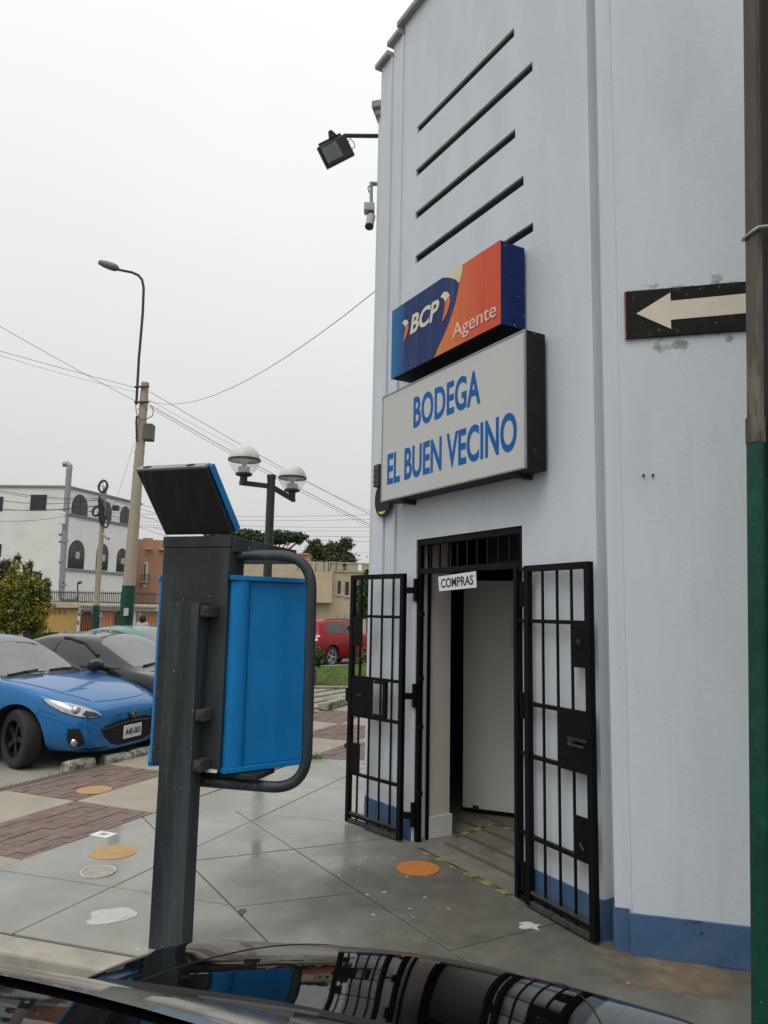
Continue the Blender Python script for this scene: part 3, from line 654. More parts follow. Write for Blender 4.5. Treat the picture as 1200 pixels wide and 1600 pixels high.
# skirting
def skirt(fr, u0_, u1_, n_, z, th=.012):
    mb = MB(); mb.box((u0_, n_, 0), (u1_, n_+th, z), fr); mb.build('skirting', BLUEB, store, bev=.004)
skirt(F, -.365, -.068, .001, .20); skirt(F, -.53, -.367, .0225, .20, .012); skirt(F, -.726, -.532, .0445, .20, .012); skirt(F, 1.258, 1.899, .001, .21)
mb = MB(); mb.box((1.9004, -.0565, 0), (1.9045, .0135, .2095), F); mb.build('skirting', BLUEB, store)
skirt(RW, -.014, 7, .001, .208, .014); skirt(LW, 0, .54, .001, .2)
mb = MB(); mb.prism([F(1.905, -.058, 0), F(1.975, -.058, 0), RW(-.096, -.021, 0), RW(-.0145, -.021, 0), RW(-.0145, -.0325, 0), RW(-.088, -.0325, 0), F(1.983, -.069, 0), F(1.905, -.069, 0)], (0, 0, .215)); mb.build('skirting', BLUEB, store)
# door frame (black steel) with transom bars
fm = MB(); fn0, fn1 = -.012, -.052
for a, b, c, d in ((-.056, -.005, 0, 2.33), (1.205, 1.251, 0, 2.33), (-.004, 1.204, 2.285, 2.33), (-.004, 1.204, 2.055, 2.10)): fm.box((a, fn1, c), (b, fn0, d), F)
df = fm.build('door_frame', GATE, store, bev=.003)
for k in range(9):
    u_ = -.004 + (k+1)*1.208/10; mb = MB(); mb.box((u_-.007, -.040, 2.101), (u_+.007, -.026, 2.284), F); mb.build('transom_bar', GATE, df)
mb = MB()
for z in (.35, .85, 1.22, 1.72): mb.box((-.004, -.04, z), (.025, -.015, z+.035), F)
mb.build('latch_tab', GATE, df)
mb = MB(); mb.box((-.0485, -.135, 0), (-.028, -.112, 2.33), F); mb.box((-.0275, -.135, 2.310), (1.243, -.112, 2.332), F); mb.build('inner_frame', GATE, store)
mb = MB(); mb.box((-.0475, -.098, .02), (-.038, -.053, .19), F); mb.box((-.0485, -.35, .005), (-.03, -.137, .17), F); mb.box((-.15, -.36, .005), (-.03, -.3505, .17), F); mb.build('plinth', SKIRTW, store, bev=.003)
mb = MB(); mb.box((-.0492, -.0985, .0), (-.0478, -.053, 2.33), F); mb.build('jamb_face', WALLW, store)
# shop room
mb = MB(); mb.prism([F(-.68, -.346, -.02), F(2.06, -.346, -.02), F(5.1, -3.4, -.02), F(-3.85, -3.4, -.02)], (0, 0, .024)); mb.box((-.05, -.345, -.02), (1.245, .05, .0045), F); mb.build('floor', FLOORI, store)
for k in range(6):
    n_ = -.18 - k*.24; mb = MB(); mb.box((.10 if n_ > -.34 else -.4, n_-.045, .0046), (1.235 if n_ > -.34 else 1.9, n_, .007), F); mb.build('floor_band', FLOORB, store)
mb = MB(); mb.box((.04, -.42, .03), (4.6, -.352, 2.59), LW); mb.box((.35, -.36, .03), (4.4, -.302, 2.59), RW); mb.build('room_shade_lining', DARKIN, store)  # added dark sheets; shade of the unlit room put into their colour
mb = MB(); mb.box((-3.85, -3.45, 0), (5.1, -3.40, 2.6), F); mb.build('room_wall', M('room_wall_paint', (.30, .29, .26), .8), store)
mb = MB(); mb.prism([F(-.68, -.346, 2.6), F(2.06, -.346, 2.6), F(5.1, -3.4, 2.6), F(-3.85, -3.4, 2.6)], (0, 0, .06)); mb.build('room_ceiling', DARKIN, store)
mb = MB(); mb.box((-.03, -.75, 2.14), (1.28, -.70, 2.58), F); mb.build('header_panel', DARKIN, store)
# inner door leaf standing open
dl0, dl1 = F(-.59, -.87, 0), F(.16, -1.43, 0); dd = (dl1-dl0).normalized(); dn = Vector((-dd.y, dd.x, 0))
leaf = thing('inner_door', 'plain cream inner door leaf standing ajar inside the store doorway', 'door', dl0)
mb = MB(); mb.prism([dl0+Vector((0, 0, .03)), dl1+Vector((0, 0, .03)), dl1+dn*.04+Vector((0, 0, .03)), dl0+dn*.04+Vector((0, 0, .03))], (0, 0, 2.02)); mb.build('panel', DOORW, leaf, bev=.004)
fside = -dn if (-dn).y < 0 else dn
mb = MB(); mb.prism([dl0+fside*.004+Vector((0, 0, .02)), dl1+fside*.004+Vector((0, 0, .02)), dl1+fside*.012+Vector((0, 0, .02)), dl0+fside*.012+Vector((0, 0, .02))], (0, 0, .022)); mb.build('bottom_strip', GATE, leaf)
mb = MB(); p = dl0+dd*.10+fside*.012; mb.box((0, 0, .035), (.05, .02, .07), lambda x, y, z: p+dd*x+fside*y+Vector((0, 0, z))); mb.build('door_stop', DSTEEL, leaf)
p = dl0 + dd*.43 + fside*.004
pn = thing('paper_notice', 'narrow white printed notice taped to the inner door', 'notice', p)
fr = lambda x, y, z: p + dd*x + fside*y + Vector((0, 0, z))
mb = MB(); mb.box((0, .0, 1.42), (.11, .003, 1.72), fr); mb.build('sheet', PAPER, pn)
mb = MB()
for k in range(9): mb.box((.012, .003, 1.45+k*.028), (.012+random.uniform(.04, .085), .0045, 1.458+k*.028), fr)
mb.build('print_line', M('print_grey', (.28, .30, .36), .7), pn)
tape([F(.03, -.36, .003), F(-.12, -.84, .003), F(.2, -.9, .003), F(.75, -.78, .003)], .04, 'yellow and black hazard tape bordering the step inside the store')

# ------------------------------------------------------------------ GATES
def make_gate(name, lab, o_, ang_dir, out, spec):
    t = thing(name, lab, 'gate', o_, 'barred gates folded open beside the store door')
    d = ang_dir
    fr = lambda a, n, z: o_ + d*a + out*n + Vector((0, 0, z))
    for nm, a0_, a1_, z0_, z1_, n0_, n1_, mt in spec:
        mb = MB(); mb.box((a0_, n0_, z0_), (a1_, n1_, z1_), fr); mb.build(nm, mt, t, bev=.002)
    return t, fr
rails = (1.71, 1.20, .885, .41, .075)
def gate_spec(w_, bars, plates):
    s = [('stile', 0, .042, .015, 2.06, 0, .04, GATE), ('stile', w_-.042, w_, .015, 2.06, 0, .04, GATE),
         ('top_rail', .043, w_-.043, 2.02, 2.06, 0, .04, GATE), ('bottom_rail', .043, w_-.043, .012, .045, 0, .04, GATEDUST)]
    for z in rails: s.append(('rail', .043, w_-.043, z-.012, z+.012, .002, .03, GATE))
    for b in bars: s.append(('bar', b-.007, b+.007, .046, 2.019, .010, .024, GATE))
    for a0_, a1_, z0_, z1_ in plates: s.append(('lock_plate', a0_, a1_, z0_, z1_, .031, .036, GATE))
    s.append(('kick_rail', .043, w_-.043, .085, .10, .004, .034, GATEDUST))
    return s
# left gate, swung out about 12 degrees from the wall
Lh = g(630, 1315); Lo = g(545, 1285); gdv = (Lo-Lh).normalized(); gout = Vector((gdv.y, -gdv.x, 0)); gout = gout if gout.dot(FN) > 0 else -gout
Lh.z = 0
gl, frl = make_gate('barred_gate', 'black barred steel gate left of the doorway, swung out from the wall', Lh, gdv, gout,
    gate_spec(.67, (.142, .275, .41, .545), [(.50, .63, 1.455, 1.70), (.35, .63, .892, 1.19), (.50, .63, .42, .66)]))
mb = MB(); mb.box((.20, .004, .90), (.235, .034, 1.19), frl); mb.box((.235, .008, 1.165), (.35, .03, 1.185), frl); mb.box((.235, .008, .90), (.35, .03, .92), frl); mb.build('lock_box', GATE, gl)
mb = MB(); mb.tube([frl(.47, .037, 1.06), frl(.47, .06, 1.06), frl(.52, .06, 1.06)], .008, 8); mb.build('handle', DSTEEL, gl)
for z in (1.60, .62):
    mb = MB(); mb.lathe([(.008, -.006), (.022, -.006), (.022, .006), (.008, .006), (.008, -.006)], frl(.69, .02, z), 12, 'y'); mb.build('padlock_eye', GATE, gl)
mb = MB(); mb.box((.672, .0, .99), (.70, .04, 1.10), frl); mb.build('keeper', GATE, gl)
for z in (1.93, 1.10, .20):
    mb = MB(); a = F(-.050, .0, z); b = Lh + Vector((0, 0, z)); mb.tube([a - Vector((0, 0, .09)), a + Vector((0, 0, .09))], .020, 10)
    mb.prism([a+FN*.012-Vector((0, 0, .03)), b+gdv*.01-Vector((0, 0, .03)), b+gdv*.01+gout*.02-Vector((0, 0, .03)), a+FN*.03-Vector((0, 0, .03))], (0, 0, .05)); mb.build('hinge', GATE, gl)
# right gate, folded flat on the wall
Rh = F(1.335, .030, 0); Ro = F(1.93, .055, 0); rdv = (Ro-Rh).normalized(); rout = FN
gr, frr = make_gate('barred_gate', 'black barred steel gate right of the doorway, folded flat on the wall', Rh, rdv, rout,
    gate_spec(.59, (.162, .296, .422), [(.43, .548, 1.455, 1.70), (.305, .548, .87, 1.19), (.43, .548, .40, .64)]))
mb = MB(); mb.box((-.128, -.022, .015), (-.094, .022, 2.06), frr); mb.build('hinge_stile', GATE, gr, bev=.002)
for z in rails + (2.04, .03):
    mb = MB(); mb.box((-.093, -.01, z-.011), (-.001, .014, z+.011), frr); mb.build('hinge_arm', GATE, gr, bev=.002)
mb = MB(); mb.box((.40, .037, 1.045), (.56, .05, 1.06), frr); mb.tube([frr(.44, .037, 1.03), frr(.44, .065, 1.03)], .018, 10); mb.tube([frr(.42, .058, 1.02), frr(.545, .058, 1.02)], .008, 8); mb.build('bolt', DSTEEL, gr)
mb = MB(); mb.lathe([(.0, .0), (.022, .0), (.022, .012), (.0, .012)], frr(.51, .037, 1.60), 12, 'y'); mb.build('lock_cylinder', DSTEEL, gr)
mb = MB(); mb.tube([frr(.50, .037, .50), frr(.50, .055, .50), frr(.53, .055, .47)], .006, 8); mb.build('handle', DSTEEL, gr)
for z in (1.88, 1.18, .16):
    mb = MB(); mb.tube([frr(-.04, .015, z-.08), frr(-.04, .015, z+.08)], .018, 10); mb.build('hinge', GATE, gr)

# ------------------------------------------------------------------ TEXT
def text_mb(body, width, height, place, offset=0.0, shear=0.0, extr=.002, space=1.0):
    """lettering as mesh, fitted into width x height; place(x,y,d) -> world"""
    cu = bpy.data.curves.new('txt', 'FONT'); cu.body = body; cu.offset = offset; cu.shear = shear; cu.extrude = .5; cu.space_character = space; cu.resolution_u = 4
    ob = bpy.data.objects.new('txt', cu); COL.objects.link(ob)
    dg = bpy.context.evaluated_depsgraph_get(); me = bpy.data.meshes.new_from_object(ob.evaluated_get(dg))
    xs = [v.co.x for v in me.vertices]; ys = [v.co.y for v in me.vertices]
    x0, x1, y0, y1 = min(xs), max(xs), min(ys), max(ys)
    mb = MB(); mb.add([place((v.co.x-x0)/(x1-x0)*width, (v.co.y-y0)/(y1-y0)*height, extr if v.co.z > 0 else 0) for v in me.vertices], [list(p.vertices) for p in me.polygons])
    bpy.data.objects.remove(ob); bpy.data.meshes.remove(me); return mb
# ------------------------------------------------------------------ SIGNS
su0, su1, sz0, sz1, sn = -.30, 1.515, 2.655, 3.560, .20
sg = thing('shop_sign', 'large pale lightbox sign with blue lettering hung over the doorway', 'sign', F(su0, 0, sz0))
mb = MB(); mb.box((su0, .025, sz0), (su1, sn-.012, sz1), F); mb.build('case', SIGNK, sg, bev=.005)
mb = MB(); mb.box((su0+.012, sn-.0115, sz0+.012), (su1-.012, sn-.002, sz1-.012), F); mb.build('face_panel', SIGNW, sg)
mb = MB()
for a, b, c, d in ((su0, su1, sz1-.011, sz1), (su0, su1, sz0, sz0+.011), (su0, su0+.011, sz0+.0115, sz1-.0115), (su1-.011, su1, sz0+.0115, sz1-.0115)): mb.box((a, sn-.0115, c), (b, sn+.002, d), F)
mb.build('rim', STEEL, sg)
for u_ in (su0+.2, su1-.2):
    for z in (sz0-.03, sz1):
        mb = MB(); mb.box((u_, .002, z), (u_+.04, .12, z+.03), F); mb.build('bracket', DSTEEL, sg)
def onsign(u_, z, n_): return lambda x, y, d: F(u_+x, n_+d, z+y)
text_mb('BODEGA', .858, .252, onsign(.194, 3.182, sn-.002), offset=.024, space=1.03).build('lettering', SIGNB, sg)
text_mb('EL BUEN VECINO', 1.632, .262, onsign(-.20, 2.785, sn-.002), offset=.024, space=1.0).build('lettering', SIGNB, sg)
# bank agent lightbox
bu0, bu1, bz0, bz1, bn = -.10, 1.315, 3.655, 4.245, .237
bk = thing('bank_sign', 'blue and orange lightbox sign reading agente above the shop sign', 'sign', F(bu0, 0, bz0))
mb = MB(); mb.box((bu0, .02, bz0), (bu1, bn-.006, bz1), F); mb.build('case', BNAVYS, bk, bev=.004)
mb = MB(); mb.box((bu0+.02, .03, bz0-.006), (bu1-.02, bn-.02, bz0-.001), F); mb.build('base_plate', SIGNK, bk)
W_, H_ = bu1-bu0, bz1-bz0
def bface(name, pts, mat, d0, d1):
    mb = MB(); mb.prism([F(bu0+x*W_, bn+d0, bz0+y*H_) for x, y in pts], FN*(d1-d0)); return mb.build(name, mat, bk)
def arc(p, q, bend, n=10):
    out = []
    for k in range(n+1):
        t = k/n; x = p[0]+(q[0]-p[0])*t; y = p[1]+(q[1]-p[1])*t; b_ = 4*bend*t*(1-t); out.append((x + b_, y))
    return out
bface('orange_panel', [(0, 0), (1, 0), (1, 1), (0, 1)], BORANGE, -.0055, -.003)
bface('red_panel', [(.80, 0), (1, 0), (1, 1), (.72, 1)], BRED, -.0029, -.0012)
# gradient from orange to red in narrow steps
import colorsys
gm = []
for k in range(8):
    t = (k+.5)/8; cc = tuple(a+(b-a)*t for a, b in zip((.62, .20, .05), (.60, .085, .04)))
    gm.append(M('lightbox_orange_red_%d' % k, cc, .5, spec=.18, var=.08, vs=4, stretch=(3, 3, .25)))
for k in range(8):
    x0, x1 = .47+.05*k, .47+.05*(k+1)
    bface('orange_band', [(x0, 0), (x1, 0), (x1, 1), (x0, 1)], gm[k], -.0011, .0)
navy = [(0, 0), (.434, 0)] + arc((.434, 0), (.669, .793), .045)[1:] + arc((.669, .793), (.524, 1), .022)[1:] + [(0, 1)]
bface('navy_panel', navy, BNAVY, .0, .0015)
for k in range(6):
    t = k/6; x0, x1 = .15*k/6, .15*(k+1)/6
    cc = tuple(a+(b-a)*t for a, b in zip((.012, .155, .36), (.012, .045, .18)))
    bface('teal_band', [(x0, 0.0), (x1, 0.0), (x1, 1), (x0, 1)], M('lightbox_teal_%d' % k, cc, .5, spec=.18, var=.12, vs=4, stretch=(3, 3, .25)), .0015, .0022)
bface('cream_panel', [(.524, 1)] + arc((.524, 1), (.669, .793), .022)[1:] + arc((.669, .793), (.70, 1), .010)[1:], BCREAM, .0, .0018)
onb = lambda u_, z, dd_=.0023: (lambda x, y, d: F(bu0+u_*W_+x, bn+dd_+d, bz0+z*H_+y))
text_mb('BCP', .41, .158, onb(.205, .485), offset=.03, shear=.22).build('lettering', LETW, bk)
text_mb('Agente', .50, .142, onb(.62, .055), offset=.006).build('lettering', LETP, bk)
def chevron(cx, cy, s, m1, m2):
    cp = [(-.30, .46), (-.10, .47), (.06, .38), (.17, .22), (.20, .02), (.12, -.20), (.0, -.42), (-.14, -.62)]; wd_ = [.015, .12, .165, .18, .175, .15, .10, .03]
    for a, b, m in ((0, 4, m1), (3, 8, m2)):
        Lp, Rp = [], []
        for i in range(a, b):
            p = cp[i]; q0 = cp[max(i-1, 0)]; q1 = cp[min(i+1, 7)]; dx, dy_ = q1[0]-q0[0], q1[1]-q0[1]; l = math.hypot(dx, dy_); nx, ny = -dy_/l*wd_[i], dx/l*wd_[i]
            Lp.append((cx+(p[0]+nx)*s, cy+(p[1]+ny)*s)); Rp.append((cx+(p[0]-nx)*s, cy+(p[1]-ny)*s))
        mb = MB(); mb.prism([F(bu0+x, bn+.0023+(.001 if m is m2 else 0), bz0+y) for x, y in Lp+Rp[::-1]], FN*.002); mb.build('chevron', m, bk)
chevron(.215, .355, .15, LETW, BORANGE); chevron(.775, .36, .185, LETW, BORANGE)
# no-entry-through-here arrow board on the right wall
ar = thing('arrow_sign', 'black board with cream arrow pointing left on the right wall', 'sign', RW(.04, 0, 3.34))
mb = MB(); mb.box((.043, .002, 3.345), (.98, .02, 3.628), RW); mb.build('board', ARK, ar)
ap = [(.10, 3.489), (.288, 3.600), (.288, 3.549), (.90, 3.560), (.90, 3.445), (.286, 3.436), (.286, 3.382)]
mb = MB(); mb.prism([RW(x, .020, z) for x, z in ap], RN*.002); mb.build('arrow', ARW, ar)
mb = MB(); mb.box((.036, .002, 3.345), (.0425, .022, 3.628), RW); mb.build('edge_strip', RUST, ar)
n = 110
for zb, sg_, hmax in ((3.6285, 1, .016), (3.3445, -1, .008)):
    mb = MB(); hs_ = [.003+random.uniform(0, hmax)**1.0*(.3+.7*abs(math.sin(k*.11+sg_))) for k in range(n+1)]; st_ = .93/n
    mb.add([RW(.05+k*st_, .004, zb) for k in range(n+1)] + [RW(.05+k*st_, .003, zb+sg_*hs_[k]) for k in range(n+1)], [(k, k+1, n+2+k, n+1+k) for k in range(n)]); mb.build('mortar', FILLER, ar)
SMEAR = stain('plaster_smear', (.36, .375, .385), 15, .36, .75, mask=(1, 0, 1), var=.3, vs=20)
for ua, ub, za, zb in ((.08, .30, 3.62, 3.70), (.42, .62, 3.62, 3.74), (.10, .42, 3.22, 3.35), (.5, .68, 3.27, 3.35)):
    mb = MB(); mb.box((ua, .0008, za), (ub, .0022, zb), RW); mb.build('plaster_smear', SMEAR, ar)
for u_ in (.115, .165):
    mb = MB(); mb.tube([RW(u_, .0, 2.54), RW(u_, .018, 2.54)], .007, 8); mb.build('wall_plug', DSTEEL, store)
# COMPRAS board
cs = thing('hanging_sign', 'small white board reading compras hung on the door transom', 'sign', F(.3, .01, 1.92))
ta = R(2.5); cfr = lambda x, y, d: F(.300 + x*math.cos(ta) - y*math.sin(ta), .006+d, 1.914 + x*math.sin(ta) + y*math.cos(ta))
mb = MB(); mb.prism([cfr(0, 0, 0), cfr(.465, 0, 0), cfr(.462, .116, 0), cfr(-.012, .112, 0)], FN*.006); mb.build('board', PAPER, cs)
text_mb('COMPRAS', .405, .070, lambda x, y, d: cfr(.028+x, .022+y, .006+d), offset=.014).build('lettering', M('ink_black', (.012, .012, .012), .6), cs)
for x in (.09, .33):
    mb = MB(); mb.tube([cfr(x, .10, .003), F(.300+x, -.03, 2.07)], .0015, 6); mb.build('string', WIRE, cs)
# round board and junction box half behind the shop sign
mb = MB(); c = F(-.49, .042, 2.715); rb_ = thing('round_sign', 'round black board with yellow mark half hidden behind the shop sign', 'sign', c)
n = 24; P = [c + FU*(math.cos(k*math.tau/n)*.135) + Vector((0, 0, math.sin(k*math.tau/n)*.155)) + FN*.02 for k in range(n)]
mb.prism(P, FN*.012); mb.build('board', SIGNK, rb_)
mb = MB(); mb.prism([c + FU*(math.cos(a)*.115) + Vector((0, 0, math.sin(a)*.13)) + FN*.033 for a in [R(235+k*7) for k in range(11)]], FN*.002); mb.build('mark', M('mark_yellow', (.60, .46, .08), .5), rb_)
mb = MB(); mb.box((-.60, .046, 2.83), (-.50, .11, 3.03), F); jb = mb.build('junction_box', DSTEEL, loc=F(-.55, .05, 2.83), bev=.01); tag(jb, 'small dark junction box beside the left edge of the shop sign', 'junction box')
mb = MB()
for z in (2.87, 2.92, 2.97): mb.box((-.595, .1105, z), (-.505, .114, z+.012), F)
mb.build('louvre', IRON, jb)

# floodlight on its arm, and the camera, on the side wall
fl = thing('floodlight', 'black floodlight on a long arm at the left corner of the store', 'floodlight', LW(.75, .17, 6.6))
fa = at(592, 203, 7.35); fb = at(538, 212, 7.2); fc = at(525, 236, 7.15)
mb = MB(); mb.tube([fa+Vector((.25, .1, 0)), fb], .022, 8); mb.build('arm', DSTEEL, fl)
ux = (at(548, 218, 7.15)-at(503, 241, 7.15)).normalized(); uz = Vector((-.12, -.9, -.42)); uz = (uz-ux*uz.dot(ux)).normalized(); uy = uz.cross(ux)
ff = lambda x, y, z: fc + ux*x + uy*y + uz*z
if uy.z < 0: uy = -uy
mb = MB(); mb.box((-.165, -.115, -.05), (.165, .115, 0), ff); mb.box((-.15, -.105, .001), (.15, .105, .014), ff); mb.build('housing', DSTEEL, fl, bev=.008)
mb = MB(); mb.prism([ff(-.135, -.075, .0145), ff(.045, -.075, .0145), ff(.045, .085, .0145), ff(-.135, .085, .0145)], uz*.004); mb.build('lens', LENS, fl)
for q in (((-.135, -.075), (-.09, -.03)), ((.045, -.075), (.0, -.03)), ((-.135, .085), (-.09, .045)), ((.045, .085), (.0, .045))):
    mb = MB(); mb.tube([ff(q[0][0], q[0][1], .0185), ff(q[1][0], q[1][1], .0190)], .003, 5); mb.build('reflector_edge', STEEL, fl)
mb = MB(); mb.box((-.13, .118, -.045), (.13, .145, -.02), ff); mb.prism([ff(-.01, .12, -.06), ff(.10, .12, -.06), ff(.06, .21, -.06), ff(.025, .21, -.06)], uz*.04); mb.build('bracket', DSTEEL, fl)
mb = MB(); mb.tube([ff(.16, .03, -.03), ff(.20, .05, -.02), ff(.215, .0, -.02), ff(.20, -.045, -.02), ff(.168, -.05, -.03)], .005, 6); mb.build('cable', WIRE, fl)
sc = thing('security_camera', 'grey security camera hanging from a bracket below the floodlight', 'camera', LW(.7, .17, 5.9))
Yc = 7.3; A_ = at(596, 284, Yc); B_ = at(580, 287, Yc); C_ = at(580, 322, Yc)
mb = MB(); mb.tube([A_+Vector((.2, .05, 0)), B_], .022, 6); mb.tube([B_+Vector((0, 0, .015)), C_], .018, 8); mb.build('bracket', STEEL, sc)
c = at(577, 326, Yc); mb = MB(); mb.box((c.x-.055, c.y-.06, c.z-.045), (c.x+.055, c.y+.06, c.z+.045)); mb.build('junction_box', CAMW, sc, bev=.01)
c2 = at(578, 335, Yc); mb = MB(); mb.tube([c2+Vector((.01, 0, .015)), c2+Vector((.005, 0, -.025))], .036, 10); mb.build('swivel', DSTEEL, sc)
mb = MB(); mb.tube([at(580, 338, Yc), at(577, 353, Yc-.06)], [.046, .044], 12); mb.build('body', CAMW, sc, smooth=True)
mb = MB(); mb.tube([at(577, 353.2, Yc-.061), at(576.8, 354.6, Yc-.066)], [.046, .046], 12); mb.build('lens_hood', DSTEEL, sc)
mb = MB(); mb.tube([B_+Vector((0, 0, .0)), B_+Vector((-.035, 0, -.05)), B_+Vector((-.02, 0, -.10))], .006, 6); mb.build('cable', WIRE, sc)

# ------------------------------------------------------------------ POLE AND PIPE at the right edge
QY = 3.08
def leanpt(z, dx=0, dy=0):
    """centre line of the pipe, which leans a little to the right as it rises"""
    a_, b_ = at(1190, 1570, QY), at(1173, -60, QY); t = (z-a_.z)/(b_.z-a_.z); p = a_.lerp(b_, t); return Vector((p.x+dx, QY+dy, z))
pp = leanpt(0)
gp = thing('conduit_pipe', 'tall pipe, brown above and green below, at the right edge', 'pipe', pp)
mb = MB(); mb.tube([leanpt(0), leanpt(2.52)], .0365, 16); mb.build('green_section', POLEG, gp, smooth=True)
mb = MB(); mb.tube([leanpt(2.53), leanpt(5.6)], .0350, 8); mb.build('brown_section', PIPEB, gp, smooth=True)
mb = MB(); mb.tube([leanpt(2.49), leanpt(2.60)], .0395, 16); mb.build('coupling', PIPEB, gp, smooth=True)
PX = .195
pq = leanpt(0, PX, .05)
bp = thing('street_pole', 'thick dark brown pole cut off by the right edge, green at the foot', 'pole', pq)
mb = MB(); mb.tube([pq, leanpt(2.35, PX, .05)], .150, 20); mb.build('green_section', POLEG, bp, smooth=True)
mb = MB(); mb.tube([leanpt(2.351, PX, .05), leanpt(2.62, PX, .05), leanpt(2.70, PX, .05), leanpt(5.6, PX, .05)], [.151, .151, .140, .140], 20); mb.build('brown_section', POLER, bp, smooth=True)
mb = MB(); loop = []
for k in range(25):
    a = math.tau*k/24; ex = math.cos(a); r_ = .042 if ex < 0 else .145
    loop.append(leanpt(3.45+.03*ex, 0 if ex < 0 else PX, 0 if ex < 0 else .05) + Vector((r_*ex, r_*math.sin(a), 0)))
mb.tube(loop, .008, 6); mb.build('strap', STEEL, gp)

# ------------------------------------------------------------------ PHONE KIOSK
K0 = g(265, 1481); K0.z = 0
KB = K0 + KH*.10
kk = thing('phone_kiosk', 'blue and grey public phone kiosk seen from behind on its steel post', 'phone kiosk', K0)
def KF(x, y, z): return K0 + KR*x + KH*y + Vector((0, 0, z))      # x right, y away from the road
# post: open channel
mb = MB()
for lo, hi in (((-.098, -.045, 0), (.098, -.025, 1.775)), ((-.098, -.0249, 0), (-.082, .06, 1.775)), ((.082, -.0249, 0), (.098, .06, 1.775)), ((-.098, -.045, 1.7751), (.098, .06, 1.78))): mb.box(lo, hi, KF)
mb.build('post', PHPOST, kk, bev=.006)
pz0, pz1 = .90, 2.09; x0, x1 = -.222, .205
mb = MB(); mb.box((x0, .062, pz0), (x1, .10, pz1), KF); mb.box((x0, .101, pz0), (x0+.02, .24, pz1), KF); mb.box((x1-.02, .101, pz0), (x1, .24, pz1), KF); mb.build('back_panel', PHGREY, kk, bev=.005)
mb = MB(); mb.box((x0-.004, .058, 2.0905), (x1+.004, .25, 2.155), KF); mb.build('cap_rail', PHGREY, kk, bev=.004)
mb = MB(); mb.prism([KF(x1-.06, .10, 2.07), KF(x1+.0, .085, 2.07), KF(x1+.20, .52, 2.025), KF(x0-.1, .52, 2.025), KF(x0, .10, 2.07)], (0, 0, .085)); mb.build('canopy', PHGREY, kk, bev=.004)
for z in (1.735, 1.185, .925):
    mb = MB(); mb.box((.099, -.035, z-.03), (.155, .061, z+.03), KF); mb.box((.105, -.042, z-.022), (.15, -.0355, z+.022), KF); mb.tube([KF(.13, -.050, z), KF(.13, -.042, z)], .010, 8); mb.build('clamp', CLAMP, kk, bev=.003)
# tilted head panel leaning over the road side
hb0, hb1 = Vector((x0, .075, 2.165)), Vector((x1+.005, .075, 2.165)); tl = Vector((-.035, -.255, .325)); th = Vector((0, .055, .03))
def KV(v): return KF(v.x, v.y, v.z)
mb = MB(); mb.prism([KV(hb0), KV(hb1), KV(hb1+tl), KV(hb0+tl)], KV(th)-KV(Vector((0, 0, 0)))); mb.build('head_panel', PHDARK, kk, bev=.003)
d2 = th*1.0; mb = MB(); mb.prism([KV(hb0+d2*1.03+Vector((-.004, 0, 0))), KV(hb1+d2*1.03+Vector((.006, 0, 0))), KV(hb1+tl+d2*1.03+Vector((.006, 0, 0))), KV(hb0+tl+d2*1.03+Vector((-.004, 0, 0)))], KV(th*.45)-KV(Vector((0, 0, 0)))); mb.build('blue_back', PHBLUE, kk, bev=.002)
mb = MB(); s_ = Vector((.004, 0, 0)); mb.prism([KV(hb1+s_+th*.52), KV(hb1+s_+th), KV(hb1+tl+s_+th), KV(hb1+tl+s_+th*.52)], KV(Vector((.006, 0, 0)))-KV(Vector((0, 0, 0)))); mb.build('side_trim', PHBLUE, kk)
mb = MB(); q = tl*1.006; mb.prism([KV(hb0+q+th*.02), KV(hb1+q+th*.02), KV(hb1+q+th*.98), KV(hb0+q+th*.98)], KV(tl*.03)-KV(Vector((0, 0, 0)))); mb.build('top_trim', PHTOP, kk)
for xx in (.055, .33):
    c = hb0 + tl*1.037 + th*.5 + Vector((xx, 0, 0)); mb = MB(); n = 14; mb.prism([KV(c + Vector((math.cos(k*math.tau/n)*.026, math.sin(k*math.tau/n)*.018, math.sin(k*math.tau/n)*.010))) for k in range(n)], KV(tl*.004)-KV(Vector((0, 0, 0)))); mb.build('lamp_hole', GATE, kk)
# blue wings: a rolled column then a flat flared panel, with top and bottom rims
def wing(sgn):
    xe = x1 if sgn > 0 else x0
    dz0, dz1 = .905, 1.908
    ang = R(38)*sgn
    d = Vector((math.sin(ang), math.cos(ang), 0)); n_ = Vector((d.y, -d.x, 0))*sgn
    o_ = Vector((xe+.006*sgn, .085, 0))
    if sgn < 0: o_ = Vector((xe+.012, .10, 0))
    P = lambda s, m, z: KV(o_ + d*s + n_*m + Vector((0, 0, z)))
    mb = MB(); prof = [(0, -.02)] + [(.058-.058*math.cos(a), .038*math.sin(a)) for a in [math.pi*k/8 for k in range(9)]] + [(.116, -.02)]
    mb.prism([P(s, m, dz0) for s, m in prof], (0, 0, dz1-dz0)); mb.build('rolled_edge', PHBLUE, kk, smooth=True)
    mb = MB(); mb.prism([P(.117, -.012, dz0), P(.475, -.012, dz0), P(.475, .006, dz0), P(.117, .006, dz0)], (0, 0, dz1-dz0)); mb.build('wing_panel', PHBLUE, kk, bev=.004)
    for z, h in ((dz1+.001, .026), (dz0-.027, .026)):
        mb = MB(); mb.prism([P(-.012, -.03, z), P(.49, -.03, z), P(.49, .020, z), P(.10, .045, z), P(-.012, .045, z)], (0, 0, h)); mb.build('wing_rim', PHBLUE, kk, bev=.003)
wing(1); wing(-1)
